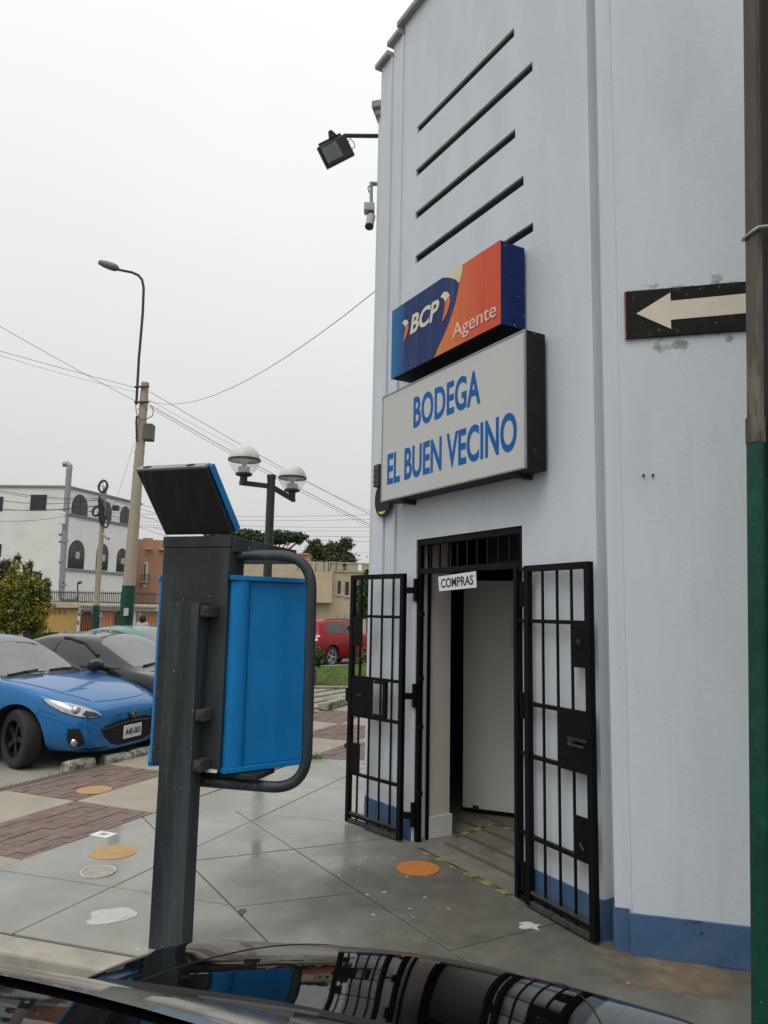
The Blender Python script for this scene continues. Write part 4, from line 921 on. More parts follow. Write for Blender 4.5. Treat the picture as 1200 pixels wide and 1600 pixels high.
# tubular loop on the right
def bez(pts, n=8):
    """polyline with rounded corners"""
    out = [pts[0][0]]
    for i in range(1, len(pts)-1):
        p, r_ = pts[i]; a = (pts[i-1][0]-p); b = (pts[i+1][0]-p); A2, B2 = p+a.normalized()*r_, p+b.normalized()*r_
        for k in range(n+1):
            t = k/n; out.append(A2.lerp(p, t).lerp(p.lerp(B2, t), t))
    out.append(pts[-1][0]); return out
t0_, t1_ = at(345, 868, 4.22), at(488, 868, 4.17); t2_, t3_ = at(478, 1234, 4.17), at(285, 1218, 4.22)
mb = MB(); mb.tube(bez([(t0_, 0), (t1_, .20), (t2_, .20), (t3_, 0)], 10), .030, 14); mb.build('guard_tube', PHPOST, kk, smooth=True)
mb = MB(); c = KF(-.02, .2, .845); mb.box((-.1, .12, .842), (.40, .34, .872), KF); mb.build('shelf', PHDARK, kk, bev=.006)
mb = MB(); mb.box((x0+.03, .105, .96), (x1-.03, .22, 1.75), KF); mb.build('phone_case', PHDARK, kk)
mb = MB(); mb.box((.13, .045, .882), (.20, .05, .897), KF); mb.build('tag_plate', PAPER, kk)

# ------------------------------------------------------------------ CARS
def crom(rows, n):
    xs = [r[0] for r in rows]; out = []
    for i in range(len(rows)-1):
        p0, p1, p2, p3 = rows[max(i-1, 0)], rows[i], rows[i+1], rows[min(i+2, len(rows)-1)]
        for k in range(n):
            t = k/n; row = []
            for a, b, c, d in zip(p0, p1, p2, p3):
                m1 = (c-a)/2; m2 = (d-b)/2
                if (c-b)*(b-a) <= 0: m1 = 0
                if (d-c)*(c-b) <= 0: m2 = 0
                row.append((2*t**3-3*t**2+1)*b + (t**3-2*t**2+t)*m1 + (-2*t**3+3*t**2)*c + (t**3-t**2)*m2)
            out.append(row)
    out.append(list(rows[-1])); return out
def profile(r):
    x, zb, ws, wm, zm, wb, zbl, wr, zre, zr = r
    L1 = lambda t, bul: (wb+(wr-wb)*t + bul, zbl+(zre-zbl)*t)
    return [(0, zb), (ws*.6, zb), (ws, zb+.02), (wm-.01, zb+(zm-zb)*.55), (wm, zm), (wm-.012, zm+(zbl-zm)*.6), (wb, zbl), L1(.35, .012), L1(.7, .012), (wr, zre), (wr*.6, zre+(zr-zre)*.62), (wr*.25, zre+(zr-zre)*.95), (0, zr)]
def body_mesh(rows, n=3):
    st = crom(rows, n); vs_ = []; rings = []
    for r in st:
        pr = profile(r); full = pr + [(-y, z) for y, z in pr[-2:0:-1]]
        rings.append([Vector((r[0], y, z)) for y, z in full])
    m = len(rings[0]); mb = MB()
    vs_ = [v for q in rings for v in q]
    fs = [(k*m+j, k*m+(j+1) % m, (k+1)*m+(j+1) % m, (k+1)*m+j) for k in range(len(rings)-1) for j in range(m)]
    for ring, rv in ((0, True), (len(rings)-1, False)):
        c = sum(rings[ring], Vector())/m; ci = len(vs_); vs_.append(c)
        fs += [(ring*m+j, ring*m+(j+1) % m, ci) for j in range(m)]
    mb.add(vs_, fs); return mb
def bake(o):
    dg = bpy.context.evaluated_depsgraph_get(); dg.update(); me = bpy.data.meshes.new_from_object(o.evaluated_get(dg)); o.modifiers.clear(); o.data = me; return me
def bvh_of(me): 
    me.calc_loop_triangles(); return BVHTree.FromPolygons([v.co for v in me.vertices], [t.vertices for t in me.loop_triangles])
class Car:
    def __init__(s, name, label, loc, heading_deg, rows, paint, group='parked cars', wheels=(-.9, -3.55), wr=.31, wy=.76, rim=RIMK, cut=True, levels=2, steer=0, spokes=5):
        # local: x forward with the nose at 0, y left, z up ; heading measured clockwise from +Y
        h = R(heading_deg); rz = math.pi/2 - h
        s.t = thing(name, label, 'car', loc, group, rz); s.rows = rows
        b = body_mesh(rows).build('body', [paint, WELL], s.t, smooth=True, local=True, sub=levels)
        bake(b); s.full = bvh_of(b.data)
        if cut:
            for wx in wheels:
                for sg_ in (-1, 1):
                    c = MB(); c.lathe([(0, -.17), (wr+.06, -.17), (wr+.06, .17), (0, .17)], (wx, sg_*(wy+.05), wr), 28, 'y'); co = c.build('cutter', WELL, None)
                    md = b.modifiers.new('arch', 'BOOLEAN'); md.object = co; md.solver = 'EXACT'; co.parent = s.t
                    bake(b); bpy.data.objects.remove(co)
        b.data.polygons.foreach_set('use_smooth', [True]*len(b.data.polygons))
        try: b.data.set_sharp_from_angle(angle=R(45))
        except Exception: pass
        s.body = b; s.wheels(wheels, wr, wy, rim, steer, spokes)
    def wheels(s, wheels, wr, wy, rim, steer, spokes):
        for wx in wheels:
            for sg_ in (-1, 1):
                c0 = Vector((wx, sg_*(wy+.0), wr)); mt = Matrix.Rotation(steer if wx == wheels[0] else 0, 3, 'Z')
                def put(mb): mb.v = [mt @ v + c0 for v in mb.v]; return mb
                t = MB(); w2 = .10
                t.lathe([(wr*.62, -w2*.9), (wr*.9, -w2), (wr*.98, -w2*.8), (wr, -w2*.5), (wr, w2*.5), (wr*.98, w2*.8), (wr*.9, w2), (wr*.62, w2*.9)], (0, 0, 0), 28, 'y')
                to = put(t).build('wheel', TYRE, s.t, smooth=True, local=True)
                r_ = MB(); o_ = sg_*w2*.72
                r_.lathe([(wr*.66, o_-.14*sg_), (wr*.66, o_+.02*sg_), (wr*.61, o_+.02*sg_), (wr*.59, o_-.06*sg_), (wr*.59, o_-.14*sg_)], (0, 0, 0), 28, 'y')
                for k in range(spokes):
                    for off in (-.09, .09):
                        a = math.tau*k/spokes+off; dx, dz = math.cos(a), math.sin(a); nx, nz = -dz, dx
                        r_.prism([(dx*wr*.12+nx*.02, o_, dz*wr*.12+nz*.02), (dx*wr*.12-nx*.02, o_, dz*wr*.12-nz*.02), (dx*wr*.62-nx*.012, o_, dz*wr*.62-nz*.012), (dx*wr*.62+nx*.012, o_, dz*wr*.62+nz*.012)], (0, -.03*sg_, 0))
                r_.lathe([(0, o_+.006*sg_), (wr*.16, o_+.004*sg_), (wr*.16, o_-.04*sg_)], (0, 0, 0), 16, 'y')
                put(r_).build('rim', rim, to, smooth=True, local=True)
    def shoot(s, o_, d, off):
        h = s.full.ray_cast(Vector(o_), Vector(d).normalized())
        if h[0] is None:
            h = s.full.find_nearest(Vector(o_)+Vector(d).normalized()*3)
        nrm = h[1]
        if nrm.dot(Vector(d)) > 0: nrm = -nrm
        return h[0] + nrm*off
    def patch(s, name, poly, ray_fn, mat, off=.004, step=.05, parent=None, thick=.004):
        bm = bmesh.new(); vs_ = [bm.verts.new((p[0], p[1], 0)) for p in poly]; bm.faces.new(vs_)
        for ax in (0, 1):
            lo, hi = min(p[ax] for p in poly), max(p[ax] for p in poly); v = math.ceil(lo/step)*step
            while v < hi:
                co = (v, 0, 0) if ax == 0 else (0, v, 0); no = (1, 0, 0) if ax == 0 else (0, 1, 0)
                bmesh.ops.bisect_plane(bm, geom=bm.verts[:]+bm.edges[:]+bm.faces[:], plane_co=co, plane_no=no, dist=1e-6); v += step
        bmesh.ops.triangulate(bm, faces=bm.faces)
        bm.verts.index_update(); mb = MB()
        mb.add([s.shoot(*ray_fn(v.co.x, v.co.y), off) for v in bm.verts], [[v.index for v in f_.verts] for f_ in bm.faces]); bm.free()
        return mb.build(name, mat, parent or s.t, smooth=True, local=True)
    def line(s, name, pts, ray_fn, wd, mat, off=.002, parent=None, n=6):
        path = []
        for p, q in zip(pts, pts[1:]):
            for k in range(n): path.append(s.shoot(*ray_fn(p[0]+(q[0]-p[0])*k/n, p[1]+(q[1]-p[1])*k/n), off))
        path.append(s.shoot(*ray_fn(*pts[-1]), off)); mb = MB(); mb.tube(path, wd, 5); return mb.build(name, mat, parent or s.t, local=True)
TOP = lambda x, y: ((x, y, 4), (0, 0, -1))
RIGHT = lambda x, z: ((x, -3, z), (0, 1, 0))
LEFT = lambda x, z: ((x, 3, z), (0, -1, 0))
FRONT = lambda y, z: ((3, y, z), (-1, 0, 0))
REAR = lambda y, z: ((-9, y, z), (1, 0, 0))
def DIAG(q, z):      # from the front right corner at 45 degrees; q runs along the (x+y)/sqrt2 axis
    s_ = math.sqrt(.5); return ((q*s_+3*s_, q*s_-3*s_, z), (-1, 1, 0))
def DIAGL(q, z):
    s_ = math.sqrt(.5); return ((q*s_+3*s_, -q*s_+3*s_, z), (-1, -1, 0))
MAZ = [(0.00, .20, .34, .42, .38, .40, .53, .34, .575, .59), (-.035, .185, .52, .60, .40, .565, .58, .45, .63, .648), (-.11, .18, .64, .725, .44, .69, .635, .52, .69, .712), (-.30, .175, .73, .82, .48, .785, .72, .57, .775, .797),
       (-.62, .17, .76, .865, .52, .825, .825, .60, .865, .882), (-1.0, .17, .78, .877, .54, .838, .905, .63, .93, .948), (-1.28, .17, .79, .878, .56, .825, .94, .67, .965, .985), (-1.6, .17, .79, .878, .57, .812, .955, .66, 1.115, 1.15),
       (-2.0, .17, .79, .878, .58, .802, .965, .60, 1.325, 1.365), (-2.3, .17, .79, .878, .58, .80, .97, .585, 1.395, 1.435), (-2.8, .17, .79, .878, .58, .80, .98, .58, 1.40, 1.455), (-3.4, .17, .79, .875, .58, .79, .99, .56, 1.36, 1.42),
       (-3.9, .18, .78, .86, .60, .77, 1.0, .52, 1.22, 1.29), (-4.2, .22, .72, .82, .60, .72, .99, .50, 1.05, 1.08), (-4.45, .32, .5, .66, .62, .6, .90, .45, .95, .97)]
def dress(c, glass=GLASS, side_glass=GLASSK, sedan=False, mirrors=True):
    """windows, seams and mirrors shared by the hatch shaped cars"""
    c.patch('windshield', [(-1.34, -.70), (-1.27, -.4), (-1.245, 0), (-1.27, .4), (-1.34, .70), (-1.98, .60), (-2.07, .4), (-2.10, 0), (-2.07, -.4), (-1.98, -.60)], TOP, glass, .003, .08)
    for fn, s_ in ((RIGHT, -1), (LEFT, 1)):
        c.patch('side_window', [(-1.78, 1.0), (-1.95, 1.12), (-2.25, 1.29), (-2.5, 1.335), (-2.62, 1.34), (-2.66, 1.0)], fn, side_glass, .003, .08)
        c.patch('side_window', [(-2.72, 1.0), (-2.68, 1.34), (-2.95, 1.34), (-3.3, 1.28), (-3.52, 1.17), (-3.45, 1.03)], fn, side_glass, .003, .08)
        c.patch('quarter_window', [(-1.50, .985), (-1.74, 1.0), (-1.90, 1.105)], fn, side_glass, .003, .06)
        c.line('door_seam', [(-1.38, .30), (-1.36, .65), (-1.48, .93)], fn, .004, WELL, .0)
        c.line('door_seam', [(-2.66, .30), (-2.69, .95), (-2.66, 1.36)], fn, .004, WELL, .0)
        c.line('window_trim', [(-1.47, .975), (-2.6, .985), (-3.45, 1.015)], fn, .008, PLAST, .002)
        if mirrors and (mirrors is True or mirrors == s_):
            mb = MB(); mb.lathe([(0, -.13), (.05, -.12), (.075, -.06), (.082, .0), (.075, .07), (.045, .12), (0, .125)], (-1.72, s_*1.02, 1.03), 14, 'y')
            for v in mb.v: v.x = -1.72 + (v.x+1.72)*.75 + (.02 if v.x > -1.72 else 0)
            mo = mb.build('mirror', c.body.data.materials[0], c.t, smooth=True, local=True)
            mb = MB(); mb.tube([(-1.69, s_*.80, .965), (-1.70, s_*.94, .995)], .032, 8); mb.build('mirror_arm', PLAST, mo, local=True)
# blue hatchback
HB = 108; hbv = Vector((math.sin(R(HB)), math.cos(R(HB)), 0))
blue = Car('hatchback_car', 'bright blue hatchback parked nose out above the wheel stop stones', (-2.95, 9.05, PZ), HB, MAZ, CARBLUE, wheels=(-.90, -3.55), wr=.325, wy=.755, steer=R(-22))
dress(blue, mirrors=-1)
B = blue
hl = B.patch('headlight', [(-.375, .585), (-.43, .635), (-.56, .69), (-.72, .735), (-.94, .775), (-1.0, .772), (-.92, .71), (-.80, .648), (-.66, .605), (-.50, .578)], DIAG, HLAMP, .004, .03)
B.patch('lamp_dark_inner', [(-.40, .590), (-.45, .625), (-.56, .655), (-.60, .62), (-.55, .590)], DIAG, HLAMPD, .006, .03, parent=hl)  # darker inner part of the headlight
mb = MB(); c = B.shoot(*DIAG(-.66, .665), -.005); mb.lathe([(0, .035), (.03, .03), (.048, .012), (.052, 0)], (0, 0, 0), 16, 'x'); mt = Matrix.Rotation(R(-40), 3, 'Z'); mb.v = [mt @ v + c for v in mb.v]; mb.build('projector', CHROME, hl, smooth=True, local=True)
B.line('lamp_seam', [(-.375, .585), (-.50, .576), (-.66, .603), (-.80, .646), (-.92, .708), (-1.0, .772)], DIAG, .006, PLAST, .003, parent=hl)
B.patch('headlight', [(-.375, .585), (-.43, .635), (-.56, .69), (-.72, .735), (-.94, .775), (-1.0, .772), (-.92, .71), (-.80, .648), (-.66, .605), (-.50, .578)], DIAGL, HLAMP, .004, .03)
gri = B.patch('grille', [(-.53, .452), (-.30, .475), (0, .482), (.30, .475), (.53, .452), (.47, .35), (.36, .265), (.24, .228), (-.24, .228), (-.36, .265), (-.47, .35)], FRONT, WELL, .004, .03)
B.patch('grille_slot', [(-.53, .458), (-.25, .505), (0, .515), (.25, .505), (.53, .458), (.25, .478), (0, .487), (-.25, .478)], FRONT, WELL, .006, .03, parent=gri)
B.line('grille_bar', [(-.53, .452), (-.45, .436), (-.2, .466), (0, .474), (.2, .466), (.45, .436), (.53, .452)], FRONT, .008, HLAMPD, .006, parent=gri)
for z in (.30, .34, .38): B.line('grille_mesh', [(-.38, z+.02), (0, z), (.38, z+.02)], FRONT, .004, PLAST, .006, parent=gri)
B.line('bumper_lip', [(-.60, .195), (-.3, .185), (0, .182), (.3, .185), (.60, .195)], FRONT, .012, PLAST, .0)
B.line('bumper_seam', [(-.84, .60), (-1.02, .66), (-1.06, .60)], DIAG, .003, WELL, .0)
B.patch('fog_recess', [(-.735, .47), (-.62, .475), (-.58, .40), (-.545, .315), (-.60, .275), (-.69, .285), (-.735, .36)], DIAG, WELL, .004, .03)
mb = MB(); c = B.shoot(*DIAG(-.652, .325), .004); mb.lathe([(0, .02), (.025, .018), (.042, .0)], (0, 0, 0), 14, 'x'); mb.v = [mt @ v + c for v in mb.v]; mb.build('fog_lamp', CHROME, B.t, smooth=True, local=True)
B.patch('lower_intake', [(-.60, .235), (-.40, .225), (-.30, .232), (-.30, .243), (-.42, .245), (-.60, .252)], DIAG, WELL, .004, .03)
em = B.shoot(*FRONT(0, .557), .0); mtt = Matrix.Rotation(R(-28), 3, 'Y')
mb = MB(); mb.lathe([(.0, .006), (.060, .006), (.060, .0)], (0, 0, 0), 20, 'x'); mb.v = [mtt @ Vector((v.x, v.y*1.12, v.z*.88)) + em for v in mb.v]; eo = mb.build('emblem', PLAST, B.t, smooth=True, local=True)
mb = MB(); mb.tube([mtt @ Vector((.010, math.cos(a)*.068, math.sin(a)*.053)) + em for a in [math.tau*k/20 for k in range(21)]], .007, 6); mb.build('emblem_ring', HLAMPD, eo, local=True, smooth=True)
mb = MB(); mb.tube([mtt @ Vector((.010, y, z)) + em for y, z in ((-.058, .022), (-.025, .014), (0, -.02), (.025, .014), (.058, .022))], .006, 6); mb.build('emblem_wing', CHROME, eo, local=True)
px_ = B.shoot(*FRONT(0, .375), .0).x + .012
mb = MB(); mb.box((px_, -.165, .285), (px_+.012, .165, .435)); pl_ = mb.build('number_plate', PAPER, B.t, local=True, bev=.003)
text_mb('A4E-003', .28, .075, lambda x, y, d: Vector((px_+.0122+d, -.14+x, .32+y)), offset=.02).build('lettering', GATE, pl_, local=True)
B.line('hood_seam', [(-.06, -.47), (-.02, -.25), (-.005, 0), (-.02, .25), (-.06, .47)], lambda a, b: ((a-.12, b, 4), (0, 0, -1)), .004, WELL, .0)
for s_ in (-1, 1): B.line('hood_seam', [(-.20, s_*.50), (-.50, s_*.63), (-1.0, s_*.70), (-1.25, s_*.74), (-1.30, s_*.70)], TOP, .004, WELL, .0)
for s_, y0, y1 in ((-1, -.62, -.12), (1, .05, .52)):
    B.line('wiper', [(-1.30, y0), (-1.335, y1)], TOP, .012, PLAST, .016)
    B.line('wiper_arm', [(-1.24, y1), (-1.32, (y0+y1)/2)], TOP, .010, PLAST, .022)
B.patch('cowl', [(-1.245, -.70), (-1.20, -.4), (-1.18, 0), (-1.20, .4), (-1.245, .70), (-1.34, .70), (-1.27, .4), (-1.248, 0), (-1.27, -.4), (-1.34, -.70)], TOP, PLAST, .003, .08)
# dark grey sedan behind it
SED = [(0.00, .27, .26, .36, .42, .34, .58, .26, .63, .645), (-.05, .22, .48, .60, .44, .56, .63, .42, .68, .70), (-.14, .19, .62, .74, .46, .70, .68, .5, .73, .755), (-.32, .18, .72, .83, .49, .80, .745, .58, .80, .82),
       (-.62, .17, .76, .875, .52, .84, .83, .62, .87, .887), (-1.0, .17, .78, .885, .54, .85, .905, .65, .935, .95), (-1.22, .17, .79, .888, .56, .84, .935, .68, .96, .98), (-1.6, .17, .79, .888, .57, .83, .955, .66, 1.13, 1.165),
       (-2.0, .17, .79, .888, .58, .82, .965, .60, 1.325, 1.365), (-2.35, .17, .79, .888, .58, .82, .97, .58, 1.385, 1.425), (-2.8, .17, .79, .888, .58, .81, .98, .57, 1.385, 1.43), (-3.3, .17, .79, .885, .58, .80, .99, .55, 1.30, 1.35),
       (-3.8, .18, .78, .87, .60, .79, .99, .55, 1.09, 1.12), (-4.1, .2, .75, .85, .60, .77, .98, .58, 1.03, 1.05), (-4.5, .3, .6, .74, .62, .70, .92, .55, .98, 1.0)]
hv = Vector((math.sin(R(HB)), math.cos(R(HB)), 0)); lv = Vector((-hv.y, hv.x, 0))
gp0 = Vector((-3.80, 10.1, PZ)) + hv*1.70 + lv*1.0
grey = Car('sedan_car', 'dark grey sedan parked behind the blue hatchback, black door mirror showing', tuple(gp0), HB, SED, CARGREY, wheels=(-.88, -3.55), wr=.325, wy=.775, rim=RIMS)
dress(grey)
grey.line('rain_visor', [(-1.92, 1.13), (-2.2, 1.29), (-2.5, 1.345), (-2.62, 1.35)], RIGHT, .03, PLAST, .0)
grey.patch('headlight', [(-.42, .60), (-.5, .66), (-.9, .77), (-.85, .68), (-.6, .60)], DIAG, HLAMP, .004, .05)
grey.patch('grille', [(-.4, .55), (.4, .55), (.3, .32), (-.3, .32)], FRONT, PLAST, .004, .06)
grey.line('wiper', [(-1.30, -.55), (-1.335, 0)], TOP, .012, PLAST, .016)
gq = at(222, 983, 15.5) ; gq.z = PZ
green = Car('sedan_car', 'pale green car roof and windshield beside the base of the lamp pole', tuple(gq + hv*2.35), HB, SED, CARGREEN, wheels=(-.88, -3.55), wr=.325, wy=.775, rim=RIMS)
dress(green)
# red off-roader seen from behind
SUV = [(0.00, .36, .4, .55, .55, .52, .78, .40, .86, .88), (-.08, .28, .62, .78, .58, .74, .88, .55, .95, .97), (-.3, .25, .74, .86, .62, .83, .98, .62, 1.02, 1.04), (-1.1, .24, .78, .90, .66, .86, 1.06, .68, 1.10, 1.12),
       (-1.4, .24, .79, .905, .68, .85, 1.09, .68, 1.20, 1.23), (-1.95, .24, .79, .905, .70, .83, 1.11, .63, 1.55, 1.59), (-2.4, .24, .79, .905, .70, .83, 1.12, .62, 1.62, 1.67), (-3.2, .24, .79, .905, .70, .83, 1.13, .61, 1.61, 1.67),
       (-3.75, .25, .79, .90, .70, .82, 1.13, .59, 1.56, 1.62), (-3.92, .27, .78, .89, .70, .80, 1.12, .56, 1.44, 1.50), (-4.05, .30, .76, .88, .70, .79, 1.08, .60, 1.18, 1.22), (-4.18, .34, .74, .86, .66, .76, .98, .64, 1.04, 1.08), (-4.25, .42, .68, .78, .62, .70, .86, .6, .94, .96)]
rw_ = Vector((-1.78, 26.0, -.2)); RH = 33; rh = Vector((math.sin(R(RH)), math.cos(R(RH)), 0)); rl = Vector((-rh.y, rh.x, 0))
rn0 = rw_ + rl*.78 + rh*3.45
red = Car('offroad_car', 'red off-road car with rear spare wheel on the street beyond the lawn', tuple(rn0), RH, SUV, CARRED, wheels=(-.88, -3.44), wr=.37, wy=.78, rim=RIMS)
for fn in (RIGHT, LEFT):
    red.patch('side_window', [(-1.85, 1.16), (-2.15, 1.50), (-2.6, 1.53), (-2.62, 1.16)], fn, GLASSK, .003, .08)
    red.patch('side_window', [(-2.68, 1.16), (-2.66, 1.53), (-3.35, 1.51), (-3.68, 1.44), (-3.55, 1.20)], fn, GLASSK, .003, .08)
    red.line('door_seam', [(-2.65, .36), (-2.65, 1.12)], fn, .006, WELL, .0)
    red.line('roof_rail', [(-1.95, .56), (-3.5, .54)], (lambda x, y: ((x, -y, 4), (0, 0, -1))) if fn is RIGHT else TOP, .022, PLAST, .05)
red.patch('rear_window', [(-.58, 1.15), (.58, 1.15), (.50, 1.46), (-.50, 1.46)], REAR, GLASS, .004, .08)
for s_ in (-1, 1):
    tl_ = red.patch('tail_light', [(s_*.66, .94), (s_*.78, .94), (s_*.77, 1.12), (s_*.67, 1.12)], REAR, HLAMP, .006, .05)
    red.patch('red_lens', [(s_*.66, .99), (s_*.78, .99), (s_*.775, 1.05), (s_*.665, 1.05)], REAR, TAILR, .009, .05, parent=tl_)
mb = MB(); mb.lathe([(0, -.19), (.28, -.17), (.34, -.12), (.36, 0), (0, 0)], (-4.13, 0, .86), 26, 'x'); mb.build('spare_wheel_cover', CARRED, red.t, smooth=True, local=True)
mb = MB(); mb.box((-4.36, -.16, .83), (-4.325, .16, .90)); mb.build('number_plate', PAPER, red.t, local=True)
mb = MB(); mb.box((-4.32, -.7, .36), (-4.16, .7, .50)); mb.build('bumper', CARRED, red.t, local=True, bev=.04)

# black car whose roof, windscreen and hood fill the foreground
TC = -.52; CZ = -.20
BLK = [(-.02, .42, .30, .42, .62, .40, .74, .30, .80, .81), (-.08, .38, .50, .60, .64, .58, .82, .42, .87, .885), (-.20, .36, .60, .70, .68, .665, .905, .44, .935, .962), (-.40, .34, .66, .755, .70, .70, .99, .46, 1.01, 1.048),
       (-.62, .33, .70, .775, .72, .70, 1.055, .475, 1.075, 1.118), (-.85, .33, .72, .785, .74, .685, 1.105, .485, 1.13, 1.168), (-1.03, .33, .73, .79, .76, .66, 1.145, .50, 1.165, 1.195), (-1.10, .33, .73, .79, .76, .66, 1.155, .55, 1.185, 1.215), (-1.20, .33, .73, .79, .78, .67, 1.16, .55, 1.225, 1.265),
       (-1.45, .33, .73, .79, .78, .68, 1.17, .53, 1.36, 1.405), (-1.79, .33, .73, .79, .78, .68, 1.18, .51, 1.540, 1.586), (-1.82, .33, .73, .79, .78, .68, 1.18, .507, 1.554, 1.600), (-1.845, .33, .73, .79, .78, .68, 1.18, .506, 1.560, 1.6065), (-2.1, .33, .73, .79, .78, .68, 1.19, .50, 1.604, 1.652), (-2.8, .33, .73, .79, .78, .68, 1.2, .50, 1.59, 1.64),
       (-3.4, .33, .73, .78, .78, .67, 1.2, .49, 1.52, 1.58), (-3.8, .36, .70, .76, .78, .64, 1.15, .48, 1.25, 1.3), (-3.95, .45, .5, .66, .74, .56, 1.0, .45, 1.06, 1.08)]
nose_s = 2.44
nl = KH*nose_s + KR*TC; nl.z = CZ
blk = Car('foreground_car', 'glossy black car in the foreground with gate bars mirrored in its hood', tuple(nl), 18, BLK, CARBLK, wheels=(-.62, -3.05), wr=.31, wy=.70)
K = blk
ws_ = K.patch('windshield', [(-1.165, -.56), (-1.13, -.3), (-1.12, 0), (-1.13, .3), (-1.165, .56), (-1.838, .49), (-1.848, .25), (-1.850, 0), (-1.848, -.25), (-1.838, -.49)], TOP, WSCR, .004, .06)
K.patch('cowl', [(-1.04, -.55), (-1.06, -.3), (-1.065, 0), (-1.06, .3), (-1.04, .55), (-1.165, .57), (-1.13, .3), (-1.12, 0), (-1.13, -.3), (-1.165, -.57)], TOP, PLASTG, .002, .05)
K.line('hood_gap', [(-1.015, -.56), (-1.045, -.3), (-1.055, 0), (-1.045, .3), (-1.015, .56)], TOP, .013, WELL, .0)
for s_ in (-1, 1): K.line('hood_seam', [(-1.0, s_*.49), (-.8, s_*.475), (-.55, s_*.43), (-.30, s_*.36), (-.1, s_*.28)], TOP, .0022, WELL, .0)
for s_ in (-1, 1):
    for fn, s2 in ((RIGHT, -1), (LEFT, 1)):
        if s2 == s_:
            K.patch('side_window', [(-1.45, 1.22), (-1.75, 1.47), (-2.3, 1.53), (-2.35, 1.22)], fn, GLASSK, .003, .08)
K.patch('headlight', [(-.42, .80), (-.52, .86), (-.72, .90), (-.70, .80), (-.55, .76)], DIAG, HLAMP, .004, .04)
K.patch('headlight', [(-.42, .80), (-.52, .86), (-.72, .90), (-.70, .80), (-.55, .76)], DIAGL, HLAMP, .004, .04)
K.patch('grille', [(-.35, .74), (.35, .74), (.3, .62), (-.3, .62)], FRONT, PLAST, .004, .05)
# cowl slats and wipers
for k in range(16):
    y = -.42 + k*.018; mb = MB(); a = K.shoot((-1.075, y, 4), (0, 0, -1), .006); b = K.shoot((-1.12, y, 4), (0, 0, -1), .006); mb.tube([a, b], .0035, 4); mb.build('cowl_slat', PLASTG, K.t, local=True)
for y0, y1 in ((.06, .47), (-.46, -.06)):
    K.line('wiper_blade', [(-1.118, y1), (-1.112, (y0+y1)/2), (-1.122, y0)], TOP, .005, PLAST, .006)
    K.line('wiper_arm', [(-1.078, y0-.03), (-1.095, y0+.1), (-1.106, (y0+y1)/2)], TOP, .006, PLASTG, .007)
# ------------------------------------------------------------------ LAMPS, POLES, WIRES
# twin globe lamp
LY = 9.8
lt, lbm = at(424, 748, LY), at(418, 1000, LY); lbm = Vector((lt.x, LY, 0)); lt = Vector((lt.x, LY, at(424, 748, LY).z))
gl_ = thing('globe_lamp', 'dark green lamp post with two globe lanterns behind the kiosk', 'street lamp', lbm)
mb = MB(); mb.tube([lbm, lt], [.062, .055], 14); mb.build('post', LAMPG, gl_, smooth=True)
mb = MB(); mb.tube([lbm, lbm+Vector((0, 0, .25)), lbm+Vector((0, 0, .3))], [.10, .10, .065], 14); mb.build('base', LAMPG, gl_)
mb = MB(); mb.lathe([(.062, 0), (.062, .05), (0, .055)], lt, 10); mb.build('cap', LAMPG, gl_)
for gx, gy, r_, Yg, lab in ((382, 719, .205, LY-.25, ''), (457, 747, .19, LY+.35, '')):
    c = at(gx, gy, Yg); bs = c - Vector((0, 0, r_*.98)); ab = bs - Vector((0, 0, .10)); rt_ = lt - Vector((0, 0, .10))
    mb = MB(); dv = (ab-rt_); up_ = Vector((0, 0, .035)); sv = Vector((-dv.y, dv.x, 0)).normalized()*.03
    mb.prism([rt_+sv-up_, rt_-sv-up_, ab-sv-up_+dv.normalized()*.05, ab+sv-up_+dv.normalized()*.05], (0, 0, .06)); mb.build('arm', LAMPG, gl_, bev=.004)
    mb = MB(); mb.lathe([(0, -.11), (.05, -.11), (.05, -.02), (.11, .0), (.11, .025), (0, .025)], bs, 16); hd_ = mb.build('lamp_holder', LAMPG, gl_, smooth=True)
    n = 10
    mb = MB(); mb.lathe([(r_*math.cos(a), r_*math.sin(a)) for a in [R(2)+R(88)*k/n for k in range(n+1)]], c, 28); mb.build('globe_top', MILK, hd_, smooth=True)
    mb = MB(); mb.lathe([(r_*math.cos(a), r_*math.sin(a)) for a in [-R(2)-R(64)*k/n for k in range(n+1)]], c, 28); mb.build('globe_bottom', CLEAR, hd_, smooth=True)
    mb = MB(); mb.lathe([(r_*.985, -.012), (r_*1.045, -.012), (r_*1.045, .012), (r_*.985, .012), (r_*.985, -.012)], c, 28); mb.build('globe_ring', LAMPG, hd_, smooth=True)
    mb = MB(); mb.lathe([(.075, -r_*.9), (.08, -r_*.45), (.03, -r_*.40), (.035, -r_*.2), (.07, 0), (.06, .04), (0, .06)], c, 16); mb.build('bulb', MILK, hd_, smooth=True)
